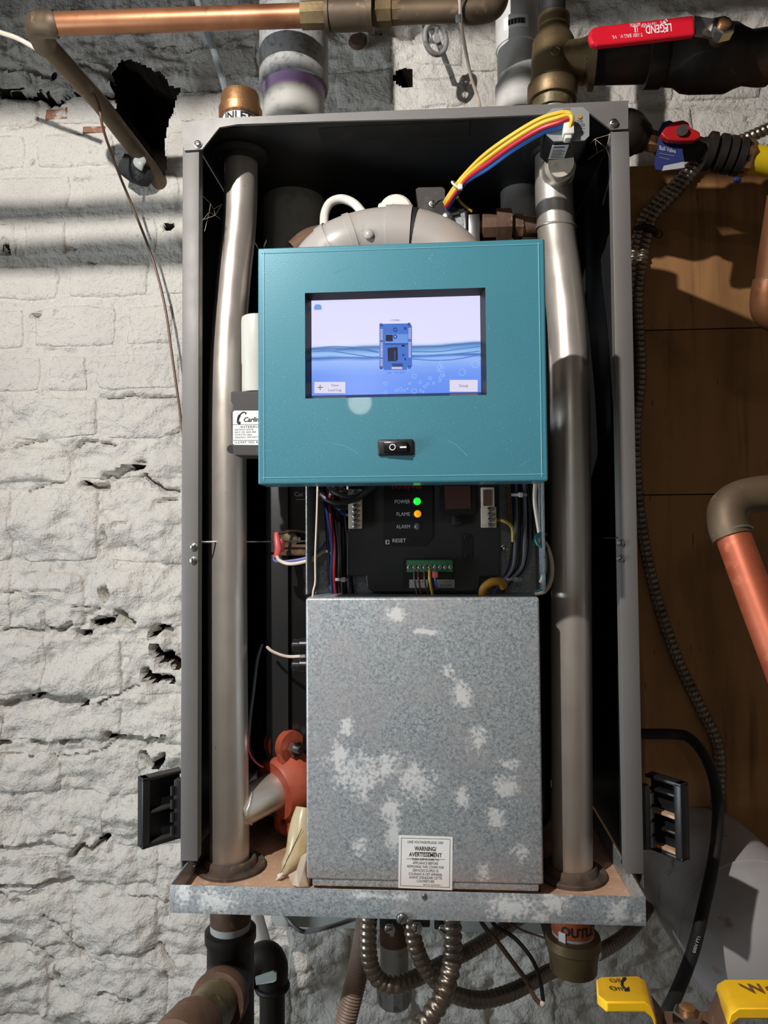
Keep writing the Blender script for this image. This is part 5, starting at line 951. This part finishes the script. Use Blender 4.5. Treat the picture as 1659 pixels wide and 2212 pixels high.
tag(obj('gas_flex', G().tube(spline([g0+gd*gx_(1622), g0+gd*gx_(1660), P(1760, 372, GYL), P(1860, 360, GYL)], 6), 0.0185, 20), 'flex_yellow'), 'yellow coated flexible gas connector leaving the shutoff valve', 'gas hose')
tgp = thing('hang_tag', 'dark blue cardboard tag hanging from the gas shutoff valve', 'tag', P(1445, 370, 0.165))
tpoly = [(1424, 280), (1432, 264), (1446, 260), (1460, 266), (1470, 300), (1479, 352), (1476, 366), (1432, 368), (1417, 366), (1414, 352), (1420, 320)]
obj('card', G().prism(PP(*[(x, y, 0.148) for x, y in tpoly]), (0, 0.0012, 0)), 'tag_blue', tgp, smooth=False)
ta = P(1442, 323, 0.1475); text(tgp, 'Ball Valve', ta, 0.0085, 'ink_dim', fit=SZ(36, 1442, 323, 0.148), right=nrm(P(1460, 328, 0.148)-P(1424, 320, 0.148)))
for y, wd in ((333, 34), (341, 22)): obj('print_line', G().tube(PP((1424, y-2, 0.1475), (1424+wd, y+4, 0.1475)), 0.0006, 4), 'ink_grey', tgp)
obj('price_strip', G().prism(PP(*[(x, y, 0.1474) for x, y in [(1434, 358), (1478, 349), (1479, 362), (1430, 369)]]), (0, 0.0004, 0)), 'label_grey', tgp, smooth=False)

def armoured(name, pts, r, mat, label, cat, pitch=0.0090, depth=0.24, group=None, n=12):
    path = resample(spline([P(*p) for p in pts], 10), pitch/6); rr = []
    for i in range(len(path)):
        f = (i % 6)/6.0; rr.append(r*(1.0-depth*(0.5+0.5*math.cos(2*math.pi*f))**2))
    return tag(obj(name, G().tube(path, rr, n), mat, angle=60), label, cat, group)
BYc = 0.3725
armoured('armoured_cable', [(1720, 250, BYc), (1659, 278, BYc), (1600, 303, BYc), (1560, 318, BYc), (1516, 350, BYc), (1460, 415, BYc), (1413, 463, BYc), (1400, 498, BYc), (1390, 541, BYc), (1380, 600, BYc), (1377, 660, BYc), (1380, 714, BYc), (1384, 812, BYc), (1374, 902, BYc), (1373, 980, BYc), (1376, 1050, BYc), (1384, 1120, BYc), (1398, 1204, BYc), (1426, 1316, BYc), (1458, 1410, BYc), (1479, 1458, BYc), (1515, 1533, BYc), (1545, 1592, BYc), (1554, 1643, BYc), (1553, 1700, BYc), (1545, 1760, BYc)], 0.0098, 'conduit_steel', 'long steel armoured cable running down the plywood past the strap', 'armoured cable')
armoured('armoured_cable', [(1530, 322, BYc-0.004), (1507, 343, BYc), (1465, 392, BYc), (1422, 432, BYc), (1390, 470, BYc), (1379, 500, BYc), (1368, 552, BYc), (1358, 640, BYc), (1352, 760, BYc), (1350, 900, BYc)], 0.0098, 'conduit_steel', 'shorter steel armoured cable slipping behind the cabinet beside the long one', 'armoured cable')
sp_ = thing('cable_strap', 'black metal strap clamping the two armoured cables to the plywood', 'strap', P(1405, 512, 0.37))
obj('strap_band', G().tube(spline(PP((1372, 502, 0.384), (1376, 494, 0.368), (1392, 490, 0.361), (1410, 496, 0.366), (1415, 504, 0.384)), 5), 0.0055, 8), 'iron_dark', sp_)
obj('strap_ear', G().torus(P(1422, 506, 0.384), (0, 1, 0), 0.0065, 0.0022, 18, 6), 'iron_rust', sp_)
wire('power_cable', [(1300, 1560, 0.28), (1360, 1583, 0.27), (1455, 1586, 0.25), (1490, 1595, 0.24), (1522, 1632, 0.22), (1544, 1690, 0.20), (1551, 1760, 0.18), (1543, 1850, 0.16), (1520, 1960, 0.12), (1498, 2050, 0.08), (1468, 2130, 0.04), (1436, 2200, 0.0), (1400, 2290, -0.03)], 0.0074, 'rubber', 'thick black power cable looping from the cabinet side down past the tank', 'cable', n=14, sub=10)
cabl = bpy.data.objects[-1] if False else None
pcb = P(1512, 2000, 0.09)
txt_ = tag(obj('cable_print', (lambda V: G().add([P(1494, 2045, 0.078)+nrm(P(1518, 1975, 0.105)-P(1494, 2045, 0.078))*v[0]+nrm(np.array([-1, 0, 0.25]))*v[1]+np.array([0.001, -0.0072, 0]) for v in V[0]], V[1]))(text_mesh('AWG 600V FT1', 0.0055)), 'ink_dim', smooth=False), 'small white printing along the thick black power cable', 'print')
cr1 = thing('copper_riser', 'thick reddish copper pipe with elbow leaning out beside the plywood', 'pipe', P(1640, 1420, -0.05))
obj('elbow', G().tube(spline(PP((1690, 1064, 0.02), (1640, 1068, 0.02), (1598, 1078, 0.018), (1572, 1100, 0.012), (1572, 1135, 0.005), (1582, 1162, 0.0)), 7), 0.0205, 26), 'copper_aged', cr1)
obj('level_run', G().tube(PP((1630, 1068, 0.02), (1900, 1052, 0.02)), 0.0185, 24), 'copper_red', cr1)
obj('leaning_run', G().tube(PP((1577, 1140, 0.004), (1640, 1310, -0.03), (1760, 1620, -0.09)), 0.0182, 26), 'copper_red', cr1)
obj('solder_ring', G().torus(P(1583, 1152, 0.001), nrm(P(1640, 1310, -0.03)-P(1577, 1140, 0.004)), 0.0196, 0.0014, 28, 6), 'solder', cr1)
cr2 = thing('copper_drop', 'brown copper pipe ending in an elbow in front of the plywood', 'pipe', P(1665, 705, 0.1))
obj('pipe_run', G().tube(PP((1690, 420, 0.06), (1668, 560, 0.09), (1660, 625, 0.1)), 0.0165, 22), 'copper', cr2)
obj('elbow', G().tube(spline(PP((1663, 605, 0.098), (1657, 640, 0.103), (1660, 672, 0.108), (1690, 688, 0.112), (1760, 690, 0.115)), 7), 0.0192, 24), 'copper', cr2)
obj('solder_ring', G().torus(P(1663, 606, 0.098), (0.05, 0.1, -1), 0.0178, 0.0016, 24, 6), 'solder', cr2)

# ------------------------------------------------ side latches
def latch(xf, xn, yf, yn, Yf, Yn, label, sgn, ribs):
    a = P(xf, (yf[0]+yf[1])/2, Yf); b = P(xn, (yn[0]+yn[1])/2, Yn); u = b-a; u[2] = 0; L = np.linalg.norm(u); u = nrm(u); v = np.array([0, 0, 1.0]); n = np.cross(u, v)
    if n[1] > 0: n = -n
    h = abs(P(xn, yn[0], Yn)[2]-P(xn, yn[1], Yn)[2])/2; c = (a+b)/2; c[2] = b[2]; D = 0.012
    t = thing('side_latch', label, 'latch', c-np.array([0, 0, h]))
    obj('back_plate', G().obox(c-n*D*0.5, (u, v, n), (L/2, h, 0.0012)), 'plastic_black', t)
    obj('near_rim', G().obox(c+u*(L/2-0.0045), (u, v, n), (0.0045, h, D*0.55), 0.0015), 'plastic_black', t)
    for s in (1, -1): obj('edge_rim', G().obox(c+v*s*(h-0.002), (u, v, n), (L/2, 0.002, D*0.55), 0.001), 'plastic_black', t)
    for k, (zz, m_) in enumerate(ribs): obj('rib', G().obox(c+v*h*zz-u*0.003, (u, v, n), (L/2-0.006, 0.0016, D*0.4), 0.0008), m_, t)
    xs = XL if sgn < 0 else XR
    fl = obj('hinge_strip', G().obox((xs+sgn*0.005, 0.012, c[2]+0.001), np.eye(3), (0.005, 0.006, h*0.83), 0.001), 'plastic_black', t)
    for k in range(4): obj('hinge_knuckle', G().tube([np.array([xs+sgn*0.0115, 0.006, c[2]+h*(-0.72+k*0.38)]), np.array([xs+sgn*0.0115, 0.006, c[2]+h*(-0.72+k*0.38+0.26)])], 0.0028, 10), 'plastic_black', t)
    return t
latch(392, 303, (1660, 1800), (1680, 1832), 0.03, -0.005, 'black plastic latch flap open on the left post against white wall', -1, [(-0.02, 'plastic_dusty'), (-0.9, 'plastic_dusty')])
latch(1402, 1480, (1675, 1830), (1692, 1860), 0.035, 0.0, 'black plastic latch flap with dusty ribs open on the right post', 1, [(0.62, 'plastic_black'), (0.05, 'dust'), (-0.35, 'plastic_black'), (-0.86, 'dust')])

# ------------------------------------------------ expansion tank
TY = 0.16
tk = thing('expansion_tank', 'light grey rust spotted expansion tank with domed end below the plywood', 'tank', P(1660, 2240, 0.2))
tcn = P(1655, 2052, TY); tr = SZ(172, 1655, 2052, TY)
obj('shell', G().lathe([(-0.055, 0.001), (-0.054, tr*0.25), (-0.046, tr*0.5), (-0.030, tr*0.75), (-0.012, tr*0.92), (0.006, tr), (0.20, tr)], tcn+np.array([0, 0.02, 0]), (0, 1, 0), 48), 'tank_paint', tk)
obj('rim_seam', G().torus(tcn+np.array([0, 0.03, 0]), (0, 1, 0), tr, 0.0025, 48, 6), 'tank_paint', tk)
tag(obj('tank_bracket', G().box(tcn[0]-0.02, tcn[0]+0.02, TY+0.2, 0.41, tcn[2]-0.03, tcn[2]+0.03, 0.003), 'iron_dark'), 'dark iron bracket fixing the expansion tank to the wall', 'bracket')

# ------------------------------------------------ yellow handled valve in the foreground
yv = thing('drain_valve', 'brass valve with yellow vinyl tipped butterfly handle in the foreground', 'valve', P(1483, 2360, -0.34))
HY = -0.35
def ypts(pts): return PP(*pts)
def flat_strip(rows):   # rows of (front px, back px) -> a bent strip with thickness
    g = G(); V = []; th = np.array([0, 0, -0.0028])
    for a, b in rows: V += [P(*a), P(*b)]
    n = len(rows); V2 = V+[p+th for p in V]; o = 2*n; Fc = []
    for i in range(n-1): Fc += [(2*i, 2*i+1, 2*i+3, 2*i+2), (o+2*i, o+2*i+2, o+2*i+3, o+2*i+1), (2*i, 2*i+2, o+2*i+2, o+2*i), (2*i+1, o+2*i+1, o+2*i+3, 2*i+3)]
    Fc += [(0, o, o+1, 1), (2*n-2, 2*n-1, o+2*n-1, o+2*n-2)]
    return g.add(V2, Fc)
FB, BB = -0.385, -0.335
lh = flat_strip([((1312, 2168, FB), (1296, 2110, BB)), ((1395, 2168, FB), (1380, 2108, BB)), ((1408, 2178, FB), (1397, 2118, BB)), ((1424, 2225, FB), (1418, 2165, BB))])
def soften(o, wd=0.003): 
    b = o.modifiers.new('bevel', 'BEVEL'); b.width = wd; b.segments = 3; b.limit_method = 'ANGLE'; b.angle_limit = 0.6
g = G(); 
def grip(rows, th):
    g = flat_strip(rows); return g
def thick_strip(rows, th):
    g = G(); V = []
    for a, b in rows: V += [P(*a), P(*b)]
    n = len(rows); o = 2*n; V2 = V+[p+np.array([0, 0, -th]) for p in V]; Fc = []
    for i in range(n-1): Fc += [(2*i, 2*i+1, 2*i+3, 2*i+2), (o+2*i, o+2*i+2, o+2*i+3, o+2*i+1), (2*i, 2*i+2, o+2*i+2, o+2*i), (2*i+1, o+2*i+1, o+2*i+3, 2*i+3)]
    Fc += [(0, o, o+1, 1), (2*n-2, 2*n-1, o+2*n-1, o+2*n-2)]
    return g.add(V2, Fc)
gl1 = obj('yellow_grip', thick_strip([((1290, 2148, FB+0.012), (1288, 2116, BB-0.006)), ((1310, 2164, FB), (1300, 2110, BB)), ((1392, 2164, FB), (1376, 2108, BB)), ((1408, 2176, FB), (1395, 2118, BB)), ((1419, 2208, FB), (1406, 2148, BB))], 0.0058), 'vinyl_yellow', yv, smooth=True, angle=50); soften(gl1, 0.0024)
gl2 = obj('yellow_grip', thick_strip([((1573, 2212, FB), (1546, 2142, BB)), ((1580, 2190, FB), (1549, 2126, BB)), ((1596, 2178, FB), (1566, 2116, BB)), ((1760, 2178, FB), (1720, 2116, BB))], 0.0058), 'vinyl_yellow', yv, smooth=True, angle=50); soften(gl2, 0.0024)
pl = obj('handle_plate', thick_strip([((1416, 2205, FB+0.003), (1404, 2146, BB-0.003)), ((1428, 2250, FB+0.003), (1434, 2184, BB-0.003)), ((1480, 2252, FB+0.003), (1484, 2186, BB-0.003)), ((1552, 2252, FB+0.003), (1528, 2184, BB-0.003)), ((1572, 2212, FB+0.003), (1548, 2140, BB-0.003))], 0.0025), 'iron_rust', yv, smooth=False)
nc = P(1485, 2207, -0.36)
obj('handle_nut', G().lathe([(-0.004, 0.0085), (0.005, 0.0085), (0.006, 0.0075)], nc, (0, 0, 1), 6), 'zinc_screw', yv, angle=20)
obj('stem', G().lathe([(-0.03, 0.0045), (0.0085, 0.0045), (0.0095, 0.003)], nc, (0, 0, 1), 16), 'brass', yv)
obj('valve_body', G().lathe([(-0.10, 0.012), (-0.095, 0.0165), (-0.07, 0.0165), (-0.065, 0.020), (-0.03, 0.020), (-0.022, 0.010)], nc, (0, 0, 1), 20), 'brass', yv)
obj('drain_pipe', G().tube([nc+np.array([0, 0, -0.09]), np.array([nc[0], nc[1], 0.0])], 0.011, 16), 'copper_aged', yv)
def plane_pt(A, B, C):
    nn = nrm(np.cross(B-A, C-A)); nn = nn if nn[2] > 0 else -nn
    def f(x, y, lift=0.0009):
        d = FW+RT*((x-CX)/F_PX)-UP*((y-CY)/F_PX); t = np.dot(A-CAM, nn)/np.dot(d, nn); return CAM+d*t+nn*lift
    u = nrm(B-A); v = nrm(np.cross(nn, u)); return f, u, v
f1, r1, u1 = plane_pt(P(1310, 2164, FB), P(1392, 2164, FB), P(1300, 2110, BB))
text(gl1, 'Off', f1(1329, 2121), 0.0110, 'ink_brown', right=r1, up=u1, bold=0.0002, wscale=0.5); text(gl1, 'On', f1(1330, 2138), 0.0110, 'ink_black', right=r1, up=u1, bold=0.0002, wscale=0.5)
obj('turn_arrow', G().tube(spline([f1(x, y, 0.0006) for x, y in [(1351, 2116), (1345, 2122), (1344, 2130), (1348, 2137), (1355, 2140)]], 5), 0.0009, 6).prism([f1(x, y, 0.0006) for x, y in [(1359, 2134), (1360, 2143), (1348, 2143)]], (0, 0, 0.0003)).prism([f1(x, y, 0.0006) for x, y in [(1352, 2114), (1344, 2115), (1351, 2121)]], (0, 0, 0.0003)), 'ink_black', gl1)
f2, r2_, u2 = plane_pt(P(1596, 2178, FB), P(1760, 2178, FB), P(1566, 2116, BB))
text(gl2, 'Webstone', f2(1608, 2139), 0.0230, 'ink_brown', align='LEFT', right=r2_, up=u2, bold=0.0005, wscale=0.5)

# ================================================================== BELOW THE CABINET
it = thing('iron_tee', 'dark iron pipe tee below the tray with branch toward the room', 'pipe fitting', P(496, 2212, 0.045))
t0 = P(498, 1985, 0.045); ax = lambda y: float(P(498, y, 0.045)[2]-t0[2])
obj('nipple', G().lathe([(0.03, 0.0236), (ax(2020), 0.0236)], t0, (0, 0, 1), 28), 'label_grey', it)
obj('nipple_rust', G().lathe([(0.02, 0.0239), (ax(1990), 0.0239)], t0, (0, 0, 1), 28, caps=False), 'iron_rust', it)
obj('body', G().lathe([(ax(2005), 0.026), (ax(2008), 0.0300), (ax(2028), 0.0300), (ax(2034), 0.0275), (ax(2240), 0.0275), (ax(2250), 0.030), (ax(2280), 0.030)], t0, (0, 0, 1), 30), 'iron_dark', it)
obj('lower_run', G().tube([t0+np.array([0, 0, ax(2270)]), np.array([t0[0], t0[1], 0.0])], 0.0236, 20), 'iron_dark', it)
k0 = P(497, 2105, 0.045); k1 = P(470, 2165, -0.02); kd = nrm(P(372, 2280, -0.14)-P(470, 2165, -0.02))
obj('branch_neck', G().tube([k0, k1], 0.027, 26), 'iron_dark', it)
obj('branch_collar', G().lathe([(-0.022, 0.0265), (-0.016, 0.0305), (-0.002, 0.0315), (0.004, 0.0305), (0.004, 0.024)], k1, kd, 32), 'iron_rust', it)
ke = k1+kd*0.26
bp = tag(obj('branch_run', G().tube(resample([k1, k1+kd*0.2], 0.012)+spline([k1+kd*0.22, ke+kd*0.012+np.array([0, 0, -0.012]), ke+kd*0.03+np.array([0, 0, -0.06])], 5)+[np.array([ke[0]+kd[0]*0.03, ke[1]+kd[1]*0.03, 0.0])], 0.0242, 26).noise(0.0008, 120), 'pipe_sealant'), 'sealant smeared iron pipe running from the tee toward the room and down', 'pipe')
tag(obj('pipe_coupling', G().lathe([(0.068, 0.0245), (0.069, 0.030), (0.125, 0.030), (0.127, 0.0245)], k1, kd, 28), 'iron_rust'), 'rusty coupling on the sealant smeared iron pipe', 'pipe coupling')
sm = thing('drain_elbow', 'small dark iron elbow behind the iron tee', 'elbow', P(585, 2230, 0.14))
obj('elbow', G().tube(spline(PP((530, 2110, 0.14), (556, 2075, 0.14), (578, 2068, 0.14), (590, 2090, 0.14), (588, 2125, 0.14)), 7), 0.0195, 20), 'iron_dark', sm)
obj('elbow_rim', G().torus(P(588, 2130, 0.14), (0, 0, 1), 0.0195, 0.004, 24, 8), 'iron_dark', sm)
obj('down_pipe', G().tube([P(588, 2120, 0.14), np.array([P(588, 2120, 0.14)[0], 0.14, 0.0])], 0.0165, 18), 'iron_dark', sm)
tag(obj('foil_tag', G().prism(PP((551, 2112, 0.112), (590, 2099, 0.108), (597, 2102, 0.108), (597, 2118, 0.108), (590, 2122, 0.108), (553, 2128, 0.112)), (0, 0.003, 0)), 'tape_grey', smooth=False), 'pale metal tag on the small dark elbow', 'tag')
tag(obj('white_tube', G().tube(PP((545, 1960, 0.30), (562, 2020, 0.31), (582, 2085, 0.33), (600, 2150, 0.37)), 0.013, 18), 'pvc_white'), 'white plastic tube slanting behind the iron tee', 'tube')
on = thing('outlet_union', 'brass union with orange OUTLET label under the tray', 'pipe union', P(1236, 2130, 0.045))
o0 = P(1237, 1990, 0.045); oz = lambda y: float(P(1237, y, 0.045-0.0236)[2]-o0[2])
obj('nipple', G().lathe([(0.03, 0.0236), (oz(2060), 0.0236)], o0, (0, 0, 1), 28), 'label_grey', on)
ob = obj('outlet_label', G().lathe([(oz(1995), 0.0240), (oz(2034), 0.0240)], o0, (0, 0, 1), 32, caps=False), 'label_orange', on)
text_cyl(on, 'OUTLET', o0+np.array([0, 0, oz(2017)]), 0.0243, 0.0140, 'ink_black', ang0=0.28, wscale=0.95, bold=0.0005)
obj('white_sticker', G().obox(o0+np.array([-0.0155, -0.0190, oz(2032)]), ((0.76, -0.62, 0), (0.62, 0.76, 0), (0, 0, 1)), (0.0042, 0.0004, 0.0062)), 'label_white', on)
obj('brass_body', G().lathe([(oz(2040), 0.0236), (oz(2044), 0.0305), (oz(2064), 0.0318), (oz(2070), 0.0290), (oz(2078), 0.0290), (oz(2090), 0.0275), (oz(2120), 0.0265), (oz(2124), 0.020)], o0, (0, 0, 1), 30), 'bronze_dark', on)
obj('lower_run', G().tube([o0+np.array([0, 0, oz(2110)]), o0+np.array([0, 0.10, oz(2150)]), o0+np.array([0, 0.36, oz(2150)])], 0.0185, 18), 'iron_dark', on)
dr = thing('drain_trap', 'grey plastic condensate trap hanging under the tray among the conduits', 'drain', P(850, 2165, 0.13))
d0 = P(851, 2000, 0.13); dz_ = lambda y: float(P(851, y, 0.13)[2]-d0[2]); rD = SZ(31, 851, 2050, 0.13)
obj('trap_tube', G().lathe([(0.04, rD), (dz_(2120), rD*0.98)], d0, (0, 0, 1), 28), 'pvc_grey', dr)
obj('trap_stain', G().lathe([(0.03, rD*1.01), (dz_(2035), rD*1.005)], d0, (0, 0, 1), 28, caps=False), 'iron_rust', dr)
obj('trap_cap', G().lathe([(dz_(2108), rD*1.02), (dz_(2110), rD*1.25), (dz_(2158), rD*1.2), (dz_(2166), rD*1.08)], d0, (0, 0, 1), 12), 'pvc_fitting', dr, angle=20)
hp = resample(spline(PP((795, 1960, 0.062), (791, 1995, 0.062), (782, 2050, 0.062), (768, 2120, 0.058), (745, 2212, 0.052), (725, 2290, 0.048)), 10), 0.0009)
tag(obj('corrugated_hose', G().tube(hp, [0.0130*(1-0.10*(0.5+0.5*math.cos(i*2*math.pi/4))) for i in range(len(hp))], 16), 'hose_brown', angle=60), 'brown corrugated hose hanging under the tray', 'hose')
armoured('flex_conduit', [(797, 1975, 0.03), (796, 2010, 0.03), (797, 2060, 0.03), (806, 2098, 0.032), (826, 2122, 0.035), (858, 2128, 0.04), (900, 2112, 0.06), (960, 2080, 0.10), (1020, 2050, 0.14), (1075, 2015, 0.19), (1120, 1985, 0.25), (1150, 1965, 0.30)], 0.0098, 'conduit_steel', 'steel flex conduit looping under the drain trap and rising behind', 'conduit', 0.0080, 0.16)
armoured('flex_conduit', [(888, 1975, 0.03), (890, 2005, 0.03), (900, 2050, 0.03), (918, 2090, 0.034), (948, 2125, 0.04), (985, 2150, 0.05), (1040, 2160, 0.07), (1100, 2145, 0.10), (1150, 2120, 0.14), (1190, 2098, 0.19), (1240, 2085, 0.26)], 0.0098, 'conduit_steel', 'steel flex conduit sweeping right toward the outlet union', 'conduit', 0.0080, 0.16)
armoured('flex_conduit', [(976, 1975, 0.025), (977, 2000, 0.022), (978, 2050, 0.015), (972, 2100, 0.005), (955, 2155, -0.005), (930, 2195, -0.015), (880, 2260, -0.03), (820, 2330, -0.04)], 0.0110, 'conduit_steel', 'bright steel flex conduit crossing in front of the others', 'conduit', 0.0088, 0.18)
armoured('flex_conduit', [(1288, 2060, 0.16), (1310, 2048, 0.18), (1345, 2025, 0.22), (1378, 1992, 0.27), (1400, 1960, 0.31)], 0.0095, 'conduit_steel', 'dim steel flex conduit rising behind the outlet union', 'conduit', 0.0080, 0.16)
for i, (x, y, Y, lab) in enumerate(((846, 1996, 0.03, 'steel conduit clamp with screw beside the looping conduit'), (905, 1992, 0.03, 'steel conduit clamp at the conduit that sweeps right'), (962, 1998, 0.03, 'steel conduit clamp at the bright front conduit'))):
    k = thing('conduit_clamp', lab, 'clamp', P(x, y+8, Y))
    z1_ = TZ0+0.012
    obj('clamp_body', G().box(P(x-24, y, Y)[0], P(x+24, y, Y)[0], Y-0.008, Y+0.014, P(x, y+4, Y)[2], z1_, 0.002), 'steel_dark', k)
    obj('clamp_jaw', G().prism(PP((x-14, y+2, Y-0.010), (x+2, y-2, Y-0.010), (x+8, y+10, Y-0.010), (x+4, y+27, Y-0.010), (x-2, y+27, Y-0.010), (x-8, y+14, Y-0.010)), (0, 0.003, 0)), 'zinc_screw', k, smooth=False)
    screw(x-6, y+9, Y-0.0105, 0.0044, k, rot=0.7+i)
for pts, c, lab, r in (([(1032, 1965, 0.05), (1042, 1995, 0.04), (1075, 2035, 0.03), (1105, 2075, 0.03), (1138, 2120, 0.03), (1155, 2155, 0.03), (1170, 2170, 0.03)], 'brown', 'brown capillary wire with bare tip hanging under the tray', 0.0026), ([(1055, 1970, 0.06), (1070, 2000, 0.05), (1110, 2025, 0.04), (1148, 2070, 0.03), (1166, 2115, 0.03), (1173, 2160, 0.03), (1171, 2170, 0.03)], 'black', 'black wire bowing down to the bare tip under the tray', 0.0024), ([(610, 1965, 0.18), (622, 1985, 0.16), (645, 2008, 0.15), (668, 2012, 0.15), (720, 2000, 0.12), (785, 1978, 0.08)], 'grey', 'dark thin cable sagging under the left of the tray', 0.0028), ([(1085, 1985, 0.10), (1130, 2010, 0.10), (1180, 2028, 0.06), (1215, 2050, 0.02)], 'brown', 'thin brown wire running to the outlet union', 0.0012)):
    wire('hanging_wire', pts, r, 'wire_'+c, lab)
tag(obj('wire_tip', G().sphere(P(1172, 2168, 0.029), 0.0036), 'terminal_ivory'), 'pale bare tip where the hanging wires meet', 'wire tip')

# ================================================================== OVERHEAD PIPES IN FRONT, WITH ADDED BEAMS (out of frame, they shade the wall)
for x0, x1, z0, lab in ((-1.6, -0.43, 2.328, 'unseen deep wooden beam added overhead left of the boiler to block light'), (-0.43, 1.6, 2.362, 'unseen shallower wooden beam added overhead in front of the boiler to block light')):
    tag(obj('shade_beam', G().box(x0, x1, -0.52, -0.42, z0, 2.9, 0.003), 'joist_wood'), lab, 'beam')
for y, z, r, lab in ((-0.30, 2.234, 0.0085, 'upper thin overhead pipe in front of the boiler'), (-0.30, 2.197, 0.0125, 'lower thin overhead pipe in front of the boiler')):
    tag(obj('overhead_pipe', G().tube([(-1.6, y, z), (1.6, y, z)], r, 20), 'copper_aged' if r < 0.05 else 'foam_black'), lab, 'pipe')
